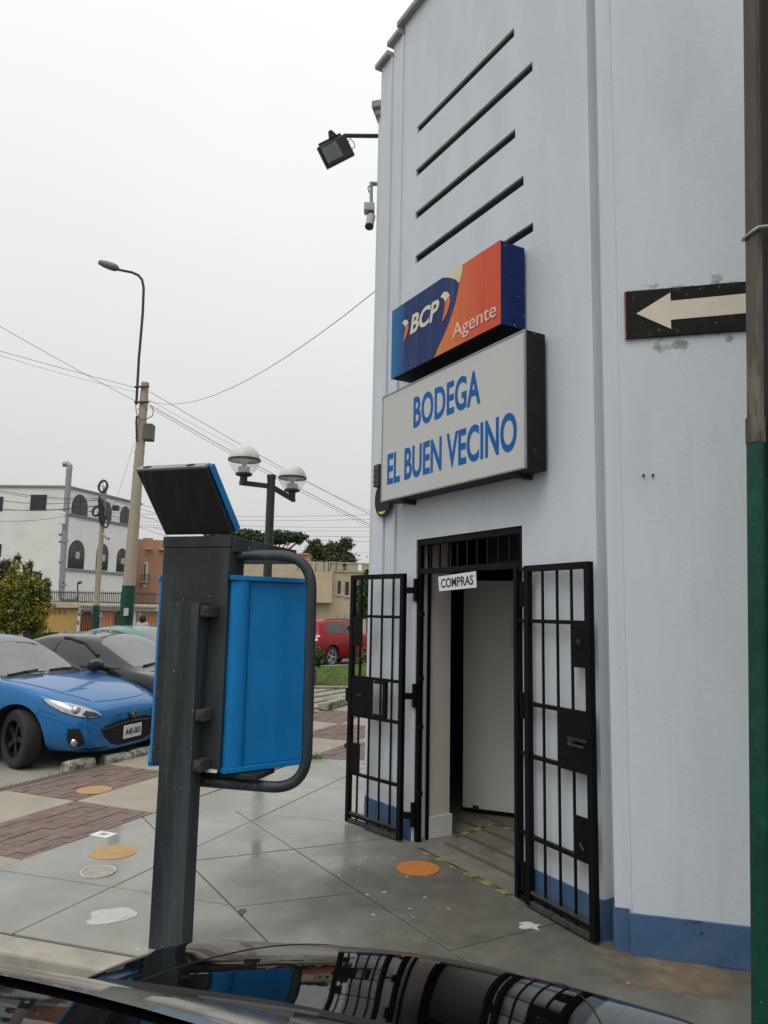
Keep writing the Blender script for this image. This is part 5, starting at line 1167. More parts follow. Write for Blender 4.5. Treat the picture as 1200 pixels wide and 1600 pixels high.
# tall concrete lamp pole
PY = 20.0; pb, pt = at(191, 1040, PY), at(227, 598, PY); pb.z = -.2
pl2 = thing('utility_pole', 'tall concrete pole with green painted base and curved street lamp', 'utility pole', pb)
m_ = pb.lerp(pt, (at(199, 915, PY).z+.2)/(pt.z+.2))
rr0, rr1 = .185, .105
mb = MB(); mb.tube([m_, pt], [.165, rr1], 16); mb.build('shaft', POLEC, pl2, smooth=True)
mb = MB(); mb.tube([pb, m_], [.19, .172], 16); mb.build('green_base', POLEG, pl2, smooth=True)
ps_ = [at(213, 632, PY-.1), at(217, 560, PY-.1), at(223, 490, PY-.1), at(224.5, 450, PY-.1), at(222, 437, PY-.1), at(216, 430, PY-.1), at(206, 425.5, PY-.1), at(183, 421, PY-.1)]
mb = MB(); mb.tube(ps_, .038, 8); mb.build('lamp_arm', DSTEEL, pl2, smooth=True)
c0, c1 = at(184, 421, PY-.1), at(154, 408, PY-.1); d_ = (c1-c0).normalized(); mb = MB()
mb.tube([c0-d_*.02, c0+d_*.06, c0+d_*.2, c0+d_*.4, c1-d_*.04, c1], [.05, .12, .135, .125, .085, .02], 12)
mb.v = [Vector((v.x, v.y, (v.z-(c0.z+c1.z)/2)*.8+(c0.z+c1.z)/2)) for v in mb.v]; mb.build('lamp_head', M('lamp_head_grey', (.16, .165, .15), .6, var=.25, vs=8), pl2, smooth=True)
for py in (604, 628):
    mb = MB(); a, b = at(210, py+.5, PY-.15), at(233, py, PY-.15); mb.tube([a, b], .03, 6); mb.build('crossarm', DSTEEL, pl2)
c = at(232, 676, PY); mb = MB(); mb.box((c.x-.10, c.y-.15, c.z-.23), (c.x+.14, c.y+.15, c.z+.23)); mb.build('control_box', M('box_grey', (.09, .09, .085), .6, var=.3), pl2, bev=.02)
mb = MB(); mb.tube([at(214, 650, PY-.2), at(213, 660, PY-.2), at(214, 690, PY-.2)], .03, 6); mb.tube([at(212, 633, PY-.2), at(213, 645, PY-.2), at(218, 655, PY-.2), at(226, 656, PY-.2), at(238, 650, PY-.2), at(240, 640, PY-.2), at(235, 633, PY-.2)], .012, 6); mb.build('drop_cable', WIRE, pl2)
for py in (640, 662, 684, 706, 728):
    k = (py-598)/(1040-598); mb = MB(); q = pt.lerp(pb, k) + Vector((-.14, -.05, 0)); mb.tube([q, q+Vector((.30, 0, 0))], .012, 5); mb.build('step_hole', DSTEEL, pl2)
c = at(197, 956, PY-.25); mb = MB(); mb.box((c.x-.06, c.y-.01, c.z-.10), (c.x+.06, c.y+.02, c.z+.10)); mb.build('number_plate', WINL, pl2)
# telephone pole with cable coils
TY = 30.0; tb, tt = at(149, 1000, TY), at(164, 762, TY); tb.z = -.2
tp = thing('telephone_pole', 'slim telephone pole with coiled cables and green base before the white house', 'utility pole', tb)
tm = at(150.5, 946, TY)
mb = MB(); mb.tube([tm, tt], [.115, .085], 12); mb.build('shaft', POLEC, tp, smooth=True)
mb = MB(); mb.tube([tb, tm], [.145, .125], 12); mb.build('green_base', POLEG, tp, smooth=True)
def ring(px, py, rx, ry, Y, r_=.05, nm='cable_coil'):
    mb = MB(); c = at(px, py, Y); k = Y/1155
    mb.tube([c + Vector((math.cos(a)*rx*k, .05*math.sin(a), math.sin(a)*ry*k)) for a in [math.tau*i/20 for i in range(21)]], r_, 6); mb.build(nm, WIRE, tp, smooth=True)
ring(161, 760, 6.5, 9.5, TY-.2); ring(150.5, 799, 5.5, 7.5, TY-.2); ring(166, 816, 4, 9, TY-.2, .035)
mb = MB(); mb.tube([at(150, 759, TY-.2), at(171, 761, TY-.2)], .015, 5); mb.tube([at(161, 747, TY-.2), at(161, 770, TY-.2)], .015, 5); mb.build('coil_cross', STEEL, tp)
for i in range(7):
    mb = MB(); xa = 158+random.uniform(-4, 5); ya = random.uniform(772, 792); yb = ya+random.uniform(18, 42)
    mb.tube([at(xa+random.uniform(-1, 1), ya+(yb-ya)*k/5, TY-.2-random.uniform(0, .08)) for k in range(6)], random.uniform(.025, .055), 6); mb.build('splice_bundle', DSTEEL, tp)
mb = MB(); c = at(181, 794, TY-.3); mb.box((c.x-.12, c.y-.1, c.z-.10), (c.x+.12, c.y+.1, c.z+.10)); mb.build('terminal_box', DSTEEL, tp)
mb = MB(); mb.tube([at(161, 835, TY-.2), at(170, 842, TY-.3)], .06, 8); mb.build('closure', STEEL, tp)
def wire(p, q, sag, r_=.010, lab='', n=14):
    r_ *= .68
    P = [p.lerp(q, k/n) - Vector((0, 0, 4*sag*(k/n)*(1-k/n))) for k in range(n+1)]
    mb = MB(); mb.tube(P, r_, 5); return tag(mb.build('overhead_wire', WIRE, loc=p), lab, 'wire', 'overhead wires')
wire(at(233, 627, PY), at(595, 448, 8.2), .55, .007, 'single overhead wire curving from the lamp pole up to the store')
wire(at(234, 612, PY), at(640, 835, 24), .10, .011, 'uppermost of the wires running down right from the lamp pole')
wire(at(231, 624, PY), at(640, 826, 26), .15, .006, 'thin grey wire running down right between the lamp pole wires')
wire(at(231, 631, PY), at(640, 850, 24), .10, .013, 'twisted black cable running down right past the left globe lantern')
wire(at(229, 634, PY), at(640, 853, 24), .12, .009, 'lowest of the wires running down right from the lamp pole')
wire(at(214, 628, PY), at(-140, 428, 16), .05, .009, 'steep wire from the lamp pole to the upper left edge')
wire(at(212, 612, PY), at(-160, 500, 16), .12, .006, 'faint thin wire from the lamp pole top to the left edge')
wire(at(213, 606, PY), at(-160, 502, 16), .03, .009, 'wire from the lamp pole crossarm to the left edge')
wire(at(210, 690, PY), at(178, 792, TY), .05, .006, 'thin guy wire hanging from the lamp pole to the telephone pole')
lw = [((92, 797), (600, 801), 40, .012), ((92, 803), (600, 808), 40, .010), ((100, 806), (600, 822), 40, .010), ((120, 812), (600, 828), 40, .010), ((150, 816), (600, 838), 40, .012), ((240, 826), (600, 845), 42, .012), ((420, 855), (600, 858), 44, .008)]
for i, (a, b, Y, r_) in enumerate(lw):
    wire(at(a[0], a[1], Y-6), at(b[0]+60, b[1], Y), .25, r_, ['topmost', 'second', 'third', 'fourth', 'fifth', 'sixth', 'lowest'][i] + ' of the level wires crossing above the umbrella tree')
ll = [(752, 778, .25), (757, 782, .2), (768, 779, .35), (785, 788, .3), (793, 790, .15), (810, 794, .3)]
for i, (ya, yb, sg2) in enumerate(ll):
    wire(at(-60, ya, 30), at(160, yb, TY), sg2, .012 if i % 2 else .017, ['topmost', 'second', 'third', 'fourth', 'fifth', 'lowest'][i] + ' of the cables from the left edge to the telephone pole')
for i, (ya, yb, xb) in enumerate([(772, 800, 330), (776, 812, 330), (783, 828, 330), (800, 850, 330)]):
    wire(at(165, ya, TY), at(xb, yb, 36), .25, .012, ['topmost', 'second', 'third', 'lowest'][i] + ' of the cables from the telephone pole behind the kiosk')

# ------------------------------------------------------------------ BACKGROUND HOUSES
def house_frame(o_, d):
    n_ = Vector((d.y, -d.x, 0)); n_ = n_ if n_.y < 0 else -n_
    return lambda u, n, z: o_ + d*u + n_*n + Vector((0, 0, z)), n_
def arch_window(par, fr, u0_, u1_, z0, z1, mat_f=WINM, split=0.5, panes=True):
    """arched opening: dark recess, mullioned panes above, dark below"""
    cu_, rw2 = (u0_+u1_)/2, (u1_-u0_)/2; zs = z1-rw2*1.15
    P = [(u0_, z0), (u1_, z0)] + [(cu_+rw2*math.cos(a), zs+rw2*1.15*math.sin(a)) for a in [math.pi*k/10 for k in range(11)]]
    mb = MB(); mb.prism([fr(u, .012, z) for u, z in P], fr(0, .03, 0)-fr(0, .012, 0)); wo_ = mb.build('window', WIND, par)
    if panes:
        zsp = z0+(z1-z0)*split
        Q = [(u0_+.04, zsp), (u1_-.04, zsp)] + [(cu_+(rw2-.04)*math.cos(a), max(zsp, zs)+(z1-.04-max(zsp, zs))*math.sin(a)) for a in [math.pi*k/10 for k in range(11)]]
        mb = MB(); mb.prism([fr(u, .031, z) for u, z in Q], fr(0, .04, 0)-fr(0, .031, 0)); mb.build('pane', mat_f, wo_)
        mb = MB(); mb.box((cu_-.018, .041, zsp), (cu_+.018, .055, z1-.03), fr); mb.box((u0_+.05, .041, zs-.02), (u1_-.05, .055, zs+.02), fr); mb.build('mullion', WIND, wo_)
    F_ = [(cu_+(rw2+.06)*math.cos(a), zs+(rw2*1.15+.06)*math.sin(a)) for a in [math.pi*k/10 for k in range(11)]]
    return wo_
WY = 45.0; wc = at(106, 762, WY); we = at(219, 787, 52.0)
wd = Vector((we.x-wc.x, we.y-wc.y, 0)); wl = wd.length; wd.normalize()
wh = thing('white_house', 'white three storey house with arched windows behind the poles', 'building', (wc.x, wc.y, 0))
ztop = wc.z; o_ = Vector((wc.x, wc.y, 0)); frW, _n = house_frame(o_, wd)
ld_ = Vector((-1, .06, 0)).normalized(); frL, _n2 = house_frame(o_, ld_)
mb = MB(); mb.prism([o_ - Vector((0, 0, .3)), o_+wd*wl - Vector((0, 0, .3)), o_+wd*wl+ld_*9+Vector((0, 4, -.3)), o_+ld_*9 - Vector((0, 0, .3))], (0, 0, ztop+.3)); mb.build('wall', HOUSEW, wh)
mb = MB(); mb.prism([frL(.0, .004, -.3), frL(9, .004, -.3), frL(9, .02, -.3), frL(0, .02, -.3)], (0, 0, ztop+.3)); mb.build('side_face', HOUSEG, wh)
mb = MB(); mb.box((-.12, -.3, ztop), (wl+.1, .14, ztop+.12), frW); mb.box((.13, -.3, ztop), (9.2, .12, ztop+.12), frL); mb.build('cornice', TRIMG, wh)
def uz_(px, py):
    d = ray(px, py); n_ = Vector((wd.y, -wd.x, 0)); t = (o_-CAM).dot(n_)/d.dot(n_); p = CAM+d*t; return (p-o_).dot(wd), p.z
for (xa, ya), (xb, yb) in (((111, 778), (138, 803)), ((156, 788), (175, 811)), ((187, 795), (204, 816))):
    ua, za = uz_(xa, yb); ub, zb = uz_(xb, ya); arch_window(wh, frW, ua, ub, za, zb+.1, split=.0)
for (xa, ya), (xb, yb) in (((105, 848), (133, 887)), ((149, 853), (170, 890)), ((181, 860), (199, 893))):
    ua, za = uz_(xa, yb); ub, zb = uz_(xb, ya); wo_ = arch_window(wh, frW, ua, ub, za, zb+.1, split=.38)
    mb = MB(); c_ = (ua+ub)/2; mb.box((c_-.12, .042, za+(zb-za)*.36), (c_+.22, .06, za+(zb-za)*.62), frW); mb.build('blind', WINL, wo_)
for ya in (804, 890):
    u_, z_ = uz_(108, ya); mb = MB(); mb.box((-.02, .022, z_-.08), (wl, .09, z_+.08), frW); mb.build('string_course', TRIMG, wh)
def uzl(px, py):
    d = ray(px, py); n_ = Vector((ld_.y, -ld_.x, 0)); t = (o_-CAM).dot(n_)/d.dot(n_); p = CAM+d*t; return (p-o_).dot(ld_), p.z
for (xa, ya), (xb, yb) in (((49, 773), (72, 797)), ((-12, 776), (4, 799)), ((-14, 850), (1.5, 870))):
    ua, za = uzl(xb, yb); ub, zb = uzl(xa, ya); mb = MB(); mb.box((min(ua, ub), .021, za), (max(ua, ub), .05, zb), frL); wo_ = mb.build('window', WIND, wh)
    mb = MB(); mb.box(((ua+ub)/2-.03, .0505, za), ((ua+ub)/2+.03, .065, zb), frL); mb.build('mullion', IRON, wo_)
# grey flue pipe
fy = 41.0; fp = thing('flue_pipe', 'tall grey flue pipe with bent top before the white house corner', 'pipe', at(97, 935, fy))
mb = MB(); mb.tube([at(118, 936, fy), at(103, 937, fy), at(97, 934, fy), at(96, 925, fy), at(100, 850, fy), at(108, 735, fy), at(109, 728, fy), at(106, 725, fy), at(99, 725.5, fy)], .16, 10); mb.build('pipe', STEEL, fp, smooth=True)
mb = MB()
for py in (843, 912): mb.tube([at(100.5-(py-843)*.04, py, fy), at(100.5-(py-843)*.04, py+4, fy)], .20, 10)
mb.build('collar', STEEL, fp)
for py in (835, 846, 878, 911):
    mb = MB(); mb.tube([at(92, py+1, fy-.1), at(100, py-1, fy-.1)], .05, 5); mb.build('bracket', IRON, fp)
mb = MB(); c = at(98, 810, fy-.3); mb.box((c.x-.14, c.y-.1, c.z-.33), (c.x+.14, c.y+.1, c.z+.33)); tag(mb.build('meter_box', HOUSEG, loc=c, bev=.03), 'pale meter box on the white house corner beside the flue', 'meter box')
# tan house
tn = thing('tan_house', 'tan stucco house with a tall arched window right of the white house', 'building', at(213, 960, 54))
ta_, tb_ = at(214, 842, 54), at(330, 848, 56); td = Vector((tb_.x-ta_.x, tb_.y-ta_.y, 0)).normalized(); to_ = Vector((ta_.x, ta_.y, 0)); frT, _ = house_frame(to_, td)
mb = MB(); mb.box((0, -6, -.3), (8, 0, ta_.z), frT); mb.build('wall', BROWN, tn)
k = 54/1155
mb = MB(); mb.box((13*k, .0, ta_.z-(66+9)*k), (19*k, .03, ta_.z-36*k), frT); wn = mb.build('window', WHITEP, tn)
mb = MB(); mb.box((13.5*k, .031, ta_.z-70*k), (16*k, .05, ta_.z-38*k), frT); mb.build('pane', WINM, wn)
mb = MB(); mb.box((7*k, .0, ta_.z-68*k), (22*k, .7, ta_.z-66*k), frT); mb.build('balcony_slab', SALMON, tn)
for i in range(9):
    mb = MB(); mb.box(((7.2+i*1.8)*k, .64, ta_.z-66*k), ((7.2+i*1.8)*k+.04, .68, ta_.z-57*k), frT); mb.build('baluster', IRON, tn)
mb = MB(); mb.box((7*k, .62, ta_.z-57*k), (22*k, .7, ta_.z-56*k), frT); mb.build('balcony_rail', IRON, tn)
for u_ in (14, 33):
    mb = MB(); mb.box((u_*k, .0, ta_.z-16*k), ((u_+10)*k, .45, ta_.z-14*k), frT); mb.build('tile_hood', TILE, tn)
mb = MB(); mb.box((10*k, -1, ta_.z), (25*k, -.3, ta_.z+3*k), frT); mb.build('chimney', BROWN, tn)
# front garden wall: yellow panel, white arches, orange panels, railing above
GY = 32.0
def gwall(px, py): return at(px, py, GY)
gw = thing('garden_wall', 'yellow and orange ribbed garden wall with arched gateways', 'wall', gwall(50, 1000))
gx = lambda px: gwall(px, 975).x
gz = lambda py: gwall(130, py).z
fr0 = lambda u, n, z: Vector((u, GY-n, z))
def gbox(nm, xa, xb, ya, yb, n0_, n1_, m, par=gw):
    mb = MB(); mb.box((gx(xa), n0_, gz(yb)), (gx(xb), n1_, gz(ya)), fr0); return mb.build(nm, m, par)
gbox('wall_core', -40, 330, 946, 1012, -.3, -.01, WHITEP)
gbox('yellow_panel', -40, 122, 951, 1008, .0, .04, YELLOW)
for i in range(28): gbox('rib', 46+i*2.7, 47.1+i*2.7, 952, 1005, .041, .06, YELLOW)
gbox('cornice', -40, 124, 941, 950, -.1, .25, M('cornice_pale', (.52, .43, .30), .8))
for px in (83, 91, 99): gbox('vent_block', px, px+3.5, 955, 960, .061, .075, RUST)
gbox('lintel', 124, 330, 943, 953, .0, .20, WHITEP)
gbox('pillar', 122, 126.5, 953, 1008, .0, .12, WHITEP); gbox('pillar', 145, 149, 953, 1008, .0, .08, WHITEP); gbox('pillar', 205, 213, 953, 1008, .0, .08, WHITEP)
for i in range(24): gbox('tile', 126+i*5, 130.2+i*5, 944.5, 947.5, .21, .42, TILE)
for xa, xb in ((126, 145), (178, 204)):
    cu_ = (gx(xa)+gx(xb))/2; rw2 = (gx(xb)-gx(xa))/2; zs = gz(965); n = 12
    P = [(gx(xa), gz(1010)), (gx(xb), gz(1010))] + [(cu_+rw2*math.cos(a), zs+rw2*.95*math.sin(a)) for a in [math.pi*k/n for k in range(n+1)]]
    mb = MB(); mb.prism([fr0(u, .02, z) for u, z in P], (0, -.04, 0)); do_ = mb.build('gateway', DARKIN, gw)
    for i in range(6):
        u_ = gx(xa)+(i+.5)*(gx(xb)-gx(xa))/6; mb = MB(); mb.box((u_-.02, .07, gz(1008)), (u_+.02, .10, zs+rw2*.6), fr0); mb.build('gate_bar', RUST, do_)
gbox('orange_panel', 152, 178, 955, 1004, .0, .05, ORANGEW); gbox('orange_panel', 214, 330, 955, 1004, .0, .05, ORANGEW)
for i in range(5): gbox('groove', 155+i*5, 156.2+i*5, 956, 1003, .051, .056, RUST)
for i in range(10): gbox('groove', 217+i*5, 218.5+i*5, 956, 1003, .051, .056, RUST)
gbox('mail_plate', 155, 161, 955.5, 964, .06, .08, WINL); gbox('mail_plate', 216, 222, 955.5, 962, .06, .08, WINL); gbox('mail_plate', 122.8, 125.4, 958, 962, .125, .14, IRON); gbox('mail_plate', 122.8, 124.8, 970, 976, .125, .14, IRON)
rl_ = thing('garden_railing', 'dark iron railing with pointed bars above the garden wall', 'railing', gwall(75, 942))
for i in range(58):
    px = 66 + i*3.0; mb = MB(); mb.box((gx(px), -.2, gz(944)), (gx(px)+.028, -.172, gz(925.5)), fr0); mb.add([fr0(gx(px)-.015, -.186, gz(925.5)), fr0(gx(px)+.043, -.186, gz(925.5)), fr0(gx(px)+.014, -.186, gz(922.5))], [(0, 1, 2)]); mb.build('bar', IRON, rl_)
for py in (927, 941): mb = MB(); mb.box((gx(64), -.205, gz(py)), (gx(245), -.165, gz(py)+.035), fr0); mb.build('rail', IRON, rl_)
mb = MB(); a = gwall(121, 944); mb.tube([a, gwall(121.5, 910), gwall(124, 909)], .03, 6); mb.tube([gwall(124, 909), gwall(125, 912)], .10, 8); tag(mb.build('garden_lamp', IRON, loc=a), 'small dark lamp on a thin stem behind the railing', 'lamp')
# beige house and salmon house behind the lawn
BY = 56.0; kB = BY/1155
bh = thing('beige_house', 'beige two storey house with narrow windows beyond the red car', 'building', at(500, 990, BY))
bo = at(516, 886, BY); bo = Vector((bo.x, bo.y, 0)); bd = Vector((.93, .36, 0)).normalized(); frB, _ = house_frame(bo, bd)
bld = Vector((-1, .12, 0)).normalized(); frC, _ = house_frame(bo, bld)
zt = at(516, 893, BY).z
def proj_wall(px, py, d):
    n_ = Vector((d.y, -d.x, 0)); r_ = ray(px, py); t = (bo-CAM).dot(n_)/r_.dot(n_); p = CAM+r_*t; return (p-bo).dot(d), p.z
mb = MB(); mb.prism([bo-Vector((0, 0, .3)), bo+bd*11-Vector((0, 0, .3)), bo+bd*11+bld*9+Vector((0, 5, -.3)), bo+bld*9-Vector((0, 0, .3))], (0, 0, zt+.3)); mb.build('wall', BEIGEH, bh)
mb = MB(); mb.box((-.05, .01, zt), (11, .10, zt+.15), frB); mb.box((.101, .01, zt), (9, .10, zt+.15), frC); mb.build('cornice', GREYB, bh)
u1_, zp = proj_wall(575, 888, bd); zpt = proj_wall(520, 880, bd)[1]
for i in range(7): mb = MB(); mb.box((.1+i*1.25, -.2, zt+.151), (1.0+i*1.25, -.02, zpt), frB); mb.build('parapet_block', GREYB, bh)
mb = MB(); mb.box((0, -.25, zpt), (11, .02, zpt+.12), frB); mb.box((.021, -.25, zt+.151), (9, -.05, zpt+.1), frC); mb.build('parapet_cap', GREYB, bh)
for xa, xb, ya, yb, ar_ in ((515.5, 521.5, 906, 927, False), (527.5, 532.5, 907, 928, True), (539, 545, 909, 930, False)):
    ua, za = proj_wall(xa, yb, bd); ub, zb_ = proj_wall(xb, ya, bd)
    if ar_: arch_window(bh, frB, ua, ub, za, zb_, panes=False)
    else:
        mb = MB(); mb.box((ua, .01, za), (ub, .05, zb_), frB); mb.build('window', WIND, bh)
    mb = MB(); mb.box((ua-.1, .01, za-.15), (ub+.1, .12, za-.01), frB); mb.build('sill', WINL, bh)
for xa, xb, ya, yb in ((527, 532, 960, 975), (538, 543, 959, 976)):
    ua, za = proj_wall(xa, yb, bd); ub, zb_ = proj_wall(xb, ya, bd); mb = MB(); mb.box((ua, .01, za), (ub, .05, zb_), frB); wn = mb.build('window', WIND, bh)
    for i in range(3):
        mb = MB(); u_ = ua+(i+.5)*(ub-ua)/3; mb.box((u_-.03, .051, za), (u_+.03, .08, zb_), frB); mb.build('grille_bar', WINL, wn)
ua, za = proj_wall(508, 942, bld); mb = MB(); mb.box((-.3, .011, za), (9, .75, zt-.05), frC); mb.build('upper_storey', BEIGEH, bh)
for i, px in enumerate((465, 472, 485, 493, 506, 513, 525, 538)):
    mb = MB(); a = at(px, 895-(i > 3)*3, BY-.4); mb.tube([a, a+Vector((0, 0, 13*kB)), a+Vector((.12, 0, 15*kB))], .035, 5); mb.build('fence_spike', IRON, bh)
sh = thing('salmon_house', 'salmon two storey house seen above the blue kiosk', 'building', at(430, 960, 66)); kS = 66/1155
a, b = at(384, 868, 66), at(482, 876, 66); mb = MB(); mb.box((a.x-10, 66, -.3), (b.x, 74, at(430, 872, 66).z)); mb.build('wall', SALMON, sh)
mb = MB(); mb.box((at(456, 860, 66).x, 66.5, at(456, 872, 66).z), (at(480, 860, 66).x, 70, at(456, 866, 66).z)); mb.box((at(455, 860, 66).x, 66.2, at(456, 866, 66).z+.01), (at(481, 860, 66).x, 70.2, at(456, 863.5, 66).z)); mb.build('stair_tower', SALMON, sh)
for px in (386, 395, 404, 429, 436, 444, 397):
    p = at(px, 897, 65.95); mb = MB(); mb.box((p.x, 65.9, p.z-.4), (p.x+.26, 65.99, p.z+.35)); wn = mb.build('window', WIND, sh)
    mb = MB(); mb.box((p.x-.06, 65.85, p.z+.355), (p.x+.32, 65.98, p.z+.46)); mb.build('lintel', WHITEP, wn)
fg = at(448, 872, 64); flg = thing('flag', 'small red and white flag on the roof under the umbrella tree', 'flag', fg)
mb = MB(); mb.tube([fg, at(449, 846, 64)], .03, 5); mb.build('pole', STEEL, flg)
for ya, yb, m in ((847, 852, FLAGR), (852, 857, FLAGW), (857, 862, FLAGR)):
    mb = MB(); p, q = at(448, ya, 64), at(448, yb, 64); mb.prism([p, p+Vector((.25, 0, -.05)), q+Vector((.12, 0, -.05)), q-Vector((.15, 0, 0))], (0, .02, 0)); mb.build('stripe', m, flg)

# ------------------------------------------------------------------ TREES AND BUSHES
def leafy(mb, centres, n, size, nm, drop=.0):
    tot = sum(r[3]*r[4]*r[5] for r in centres)
    for (cx, cy, cz, rx, ry, rz_) in centres:
        subs = []
        for _ in range(11):
            while True:
                a, b, c_ = (random.uniform(-1, 1) for _ in range(3)); l2 = a*a+b*b+c_*c_
                if l2 < 1 and l2 > .2: break
            subs.append((a*.92, b*.92, c_*.92, random.uniform(.14, .27), random.randrange(nm)))
        for _ in range(int(n*rx*ry*rz_/tot)):
            a, b, c_, sg_, base = random.choice(subs)
            a += random.gauss(0, sg_); b += random.gauss(0, sg_); c_ += random.gauss(0, sg_)
            p = Vector((cx+a*rx, cy+b*ry, cz+c_*rz_)); s = size*random.uniform(.5, 1.4)
            u_ = Vector((random.gauss(0, 1), random.gauss(0, 1), random.gauss(0, .7))).normalized(); w_ = u_.cross(Vector((random.gauss(0, 1), random.gauss(0, 1), random.gauss(0, 1)))).normalized()
            mb.cur = base if random.random() < .55 else random.randrange(nm)
            mb.add([p-u_*s, p-w_*s*.45, p+u_*s, p+w_*s*.45], [(0, 1, 2, 3)])
def tree(name, lab, base, trunk_top, centres, mats, n, size, tr=.12, group=None, limbs=True):
    t = thing(name, lab, 'tree' if 'tree' in name else 'bush', base, group)
    mb = MB(); top = Vector(trunk_top); mb.tube([base, base.lerp(top, .5)+Vector((tr*.5, 0, 0)), top], [tr, tr*.8, tr*.55], 8)
    if limbs:
        for c in centres: 
            e_ = Vector(c[:3]); m2 = top.lerp(e_, .5) + Vector((0, 0, -.1*c[5])); mb.tube([top-Vector((0, 0, .05)), m2, e_], [tr*.5, tr*.3, tr*.1], 5)
    mb.build('trunk', BARK, t, smooth=True)
    mb = MB(); leafy(mb, centres, n, size, len(mats)); mb.build('crown', mats, t); return t
def cl(px, py, Y, rx, rz_, ry=None):
    p = at(px, py, Y); k = Y/1155; return (p.x, p.y, p.z, rx*k, (ry or rx)*k, rz_*k)
# autumn bush tree at the left
ay = 22.0; tb_ = at(42, 1002, ay); tb_.z = -.1
tree('bushy_tree', 'round bushy tree with yellow green leaves before the yellow wall', tb_, at(40, 975, ay),
     [cl(38, 935, ay, 30, 34, 26), cl(12, 945, ay, 26, 30, 26), cl(55, 950, ay, 20, 26, 22), cl(25, 970, ay, 36, 24, 28), cl(-10, 955, ay, 30, 34, 26), cl(8, 920, ay, 20, 24, 18), cl(45, 912, ay, 16, 18, 14), cl(22, 895, ay, 10, 16, 8), cl(42, 890, ay, 5, 10, 5), cl(64, 925, ay, 12, 14, 10)], LF_AUT, 34000, .052, .16)
dy = 27.0; b_ = at(52, 1000, dy); b_.z = -.1
tree('dark_tree', 'sparse dark tree rising behind the yellow green bushy tree', b_, at(48, 930, dy),
     [cl(10, 895, dy, 16, 16), cl(25, 880, dy, 6, 12), cl(42, 890, dy, 9, 14), cl(58, 905, dy, 10, 12), cl(70, 915, dy, 8, 10), cl(66, 930, dy, 12, 14), cl(5, 910, dy, 14, 16)], LF_DK, 7000, .055, .1)
hy = 24.0; hp = thing('hedge', 'low clipped green hedge along the foot of the yellow wall', 'hedge', at(70, 995, hy))
mb = MB(); leafy(mb, [cl(50+i*8, 994+random.uniform(-1, 1), hy, 7, 5.5, 8) for i in range(8)], 4200, .05, 3); mb.build('foliage', LF_BU, hp)
mb = MB(); c = at(44, 996, hy); mb.box((c.x-.12, c.y-.1, -.2), (c.x+.12, c.y+.1, c.z+.1)); tag(mb.build('gate_post', SALMON, loc=(c.x, c.y, -.2), bev=.02), 'short salmon post between the bushy tree and the hedge', 'post')
# umbrella tree
uy2 = 90.0; ub_ = at(427, 930, uy2); ub_.z = 0
tree('umbrella_tree', 'flat topped umbrella tree right of the globe lamp post', ub_, at(432, 874, uy2),
     [cl(420, 840, uy2, 20, 6, 20), cl(440, 834, uy2, 24, 7, 20), cl(462, 837, uy2, 20, 6, 20), cl(450, 842, uy2, 26, 5, 20), cl(412, 848, uy2, 14, 6, 20), cl(474, 840, uy2, 8, 4, 10), cl(410, 862, uy2, 8, 6, 10), cl(430, 846, uy2, 16, 6, 14), cl(466, 845, uy2, 10, 5, 10)], LF_UM, 11000, .17, .35)
uy3 = 80.0; ub_ = at(372, 930, uy3); ub_.z = 0
tree('umbrella_tree', 'flat topped umbrella tree partly hidden left of the globe lamp post', ub_, at(378, 870, uy3),
     [cl(350, 838, uy3, 26, 6, 20), cl(385, 838, uy3, 26, 7, 20), cl(372, 834, uy3, 22, 6, 20), cl(402, 848, uy3, 14, 9, 14)], LF_UM, 7000, .2, .3)
dy3 = 60.0; b_ = at(368, 960, dy3); b_.z = 0
tree('dark_tree', 'thin brownish tree seen between the kiosk canopy and its blue panel', b_, at(376, 890, dy3), [cl(366, 885, dy3, 20, 12), cl(390, 880, dy3, 14, 10), cl(350, 892, dy3, 14, 8)], LF_DK, 1600, .12, .18)
ty = 74.0; b_ = at(520, 960, ty); b_.z = 0
tree('broad_tree', 'broad dark tree rising behind the beige house', b_, at(522, 890, ty),
     [cl(492, 864, ty, 18, 16), cl(482, 872, ty, 12, 12), cl(512, 868, ty, 20, 18), cl(536, 860, ty, 18, 18), cl(527, 876, ty, 26, 14), cl(548, 880, ty, 10, 12), cl(498, 882, ty, 22, 10), cl(540, 848, ty, 9, 6), cl(490, 848, ty, 9, 5), cl(553, 888, ty, 6, 6)], LF_DK, 30000, .15, .35)
vy = 34.0; b_ = at(572, 990, vy); b_.z = 0
tree('leafy_shrub', 'tall dark climbing shrub seen through the bars of the left gate', b_, at(574, 960, vy), [cl(573, 905, vy, 12, 16), cl(568, 930, vy, 16, 20), cl(575, 950, vy, 16, 16), cl(560, 958, vy, 8, 10)], LF_BU, 5000, .09, .1)
by = 17.5; b_ = at(492, 1062, by); b_.z = 0
tree('round_bush', 'small clipped round bush on the lawn beside the kiosk tube', b_, at(492, 1045, by), [cl(488, 1028, by, 16, 14), cl(496, 1026, by, 11, 13), cl(480, 1034, by, 12, 12)], LF_BU, 3600, .035, .03, limbs=False)
b_ = at(563, 1045, 20.5); b_.z = 0
tree('flower_bush', 'flowering bush with red blooms behind the left gate', b_, at(563, 1035, 20.5), [cl(560, 1030, 20.5, 9, 9), cl(570, 1026, 20.5, 9, 11), cl(578, 1034, 20.5, 8, 8)], LF_FL, 2400, .04, .03, limbs=False)
b_ = at(521, 975, 44); b_.z = 0
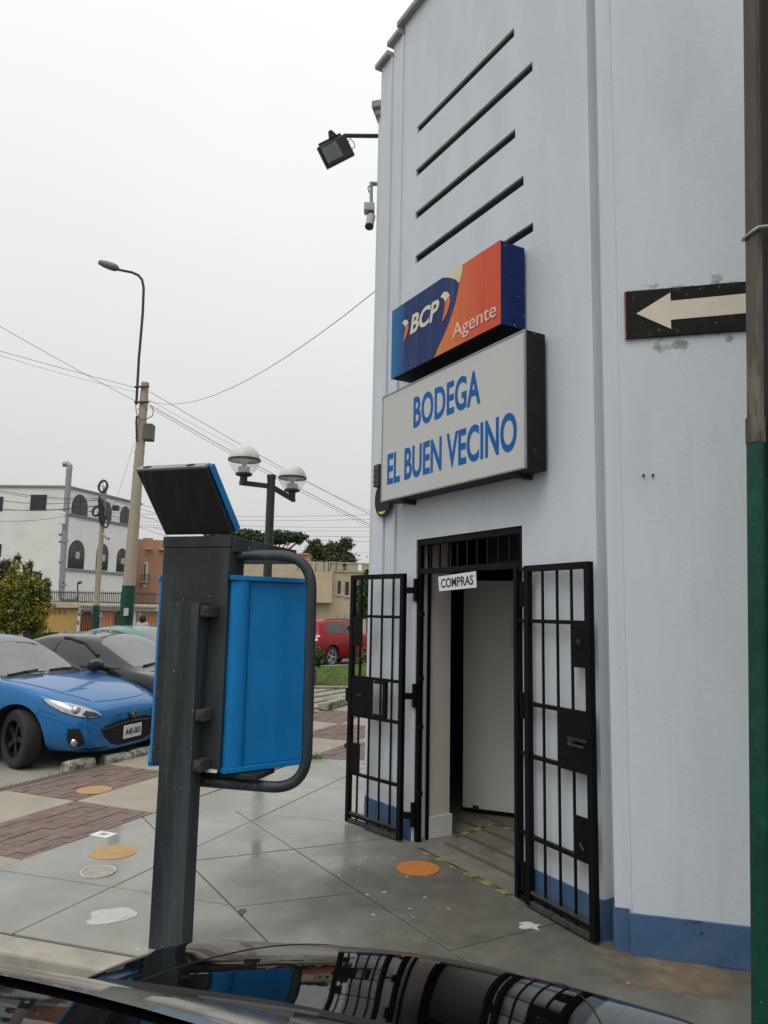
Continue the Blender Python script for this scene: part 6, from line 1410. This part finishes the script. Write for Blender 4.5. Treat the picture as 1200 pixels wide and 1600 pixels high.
tree('round_bush', 'clipped green bush top showing just over the roof of the red car', b_, at(521, 975, 44), [cl(521, 976, 44, 9, 5)], LF_BU, 900, .1, .06, limbs=False)

# ------------------------------------------------------------------ PASSER-BY
pyY = 27.0; pc = at(223, 968, pyY); gz0 = -.2; hgt = 1.66
hx, hy_ = pc.x, pc.y
pr = thing('person', 'person with dark hair and grey top walking past the orange wall', 'person', (hx, hy_, gz0))
me = bpy.data.meshes.new('body'); vv = [(0, 0, .92), (0, 0, 1.15), (0, 0, 1.36), (0, 0, 1.45), (0, 0, 1.58), (.10, 0, .88), (.12, .03, .48), (.13, .02, .06), (.15, -.10, .03), (-.10, 0, .88), (-.11, -.10, .48), (-.12, -.02, .06), (-.12, -.16, .03), (.18, 0, 1.36), (.23, .02, 1.10), (.22, -.08, .88), (-.18, 0, 1.36), (-.23, -.03, 1.10), (-.21, -.12, .88)]
ee = [(0, 1), (1, 2), (2, 3), (3, 4), (0, 5), (5, 6), (6, 7), (7, 8), (0, 9), (9, 10), (10, 11), (11, 12), (2, 13), (13, 14), (14, 15), (2, 16), (16, 17), (17, 18)]
rad = [.15, .14, .15, .06, .09, .10, .07, .045, .04, .10, .07, .045, .04, .065, .045, .035, .065, .045, .035]
me.from_pydata(vv, ee, []); po = bpy.data.objects.new('body', me); COL.objects.link(po); po.parent = pr; ORG[po] = ORG[pr]
sk = po.modifiers.new('skin', 'SKIN')
for i, r_ in enumerate(rad): me.skin_vertices[0].data[i].radius = (r_, r_*.8); me.skin_vertices[0].data[i].use_root = (i == 0)
q = po.modifiers.new('sub', 'SUBSURF'); q.levels = q.render_levels = 2; bake(po)
po.data.materials.clear(); [po.data.materials.append(m) for m in (SHIRT, TROUS, SKIN)]
for f_ in po.data.polygons:
    z = f_.center.z; f_.material_index = 2 if z > 1.42 or (z < 1.05 and abs(f_.center.x) > .19) else 0 if z > .93 else 1; f_.use_smooth = True
mb = MB(); mb.lathe([(0, 1.70), (.07, 1.69), (.11, 1.63), (.12, 1.54), (.115, 1.44), (.09, 1.40)], (0, .02, 0), 14); mb.build('hair', HAIR, pr, smooth=True, local=True)
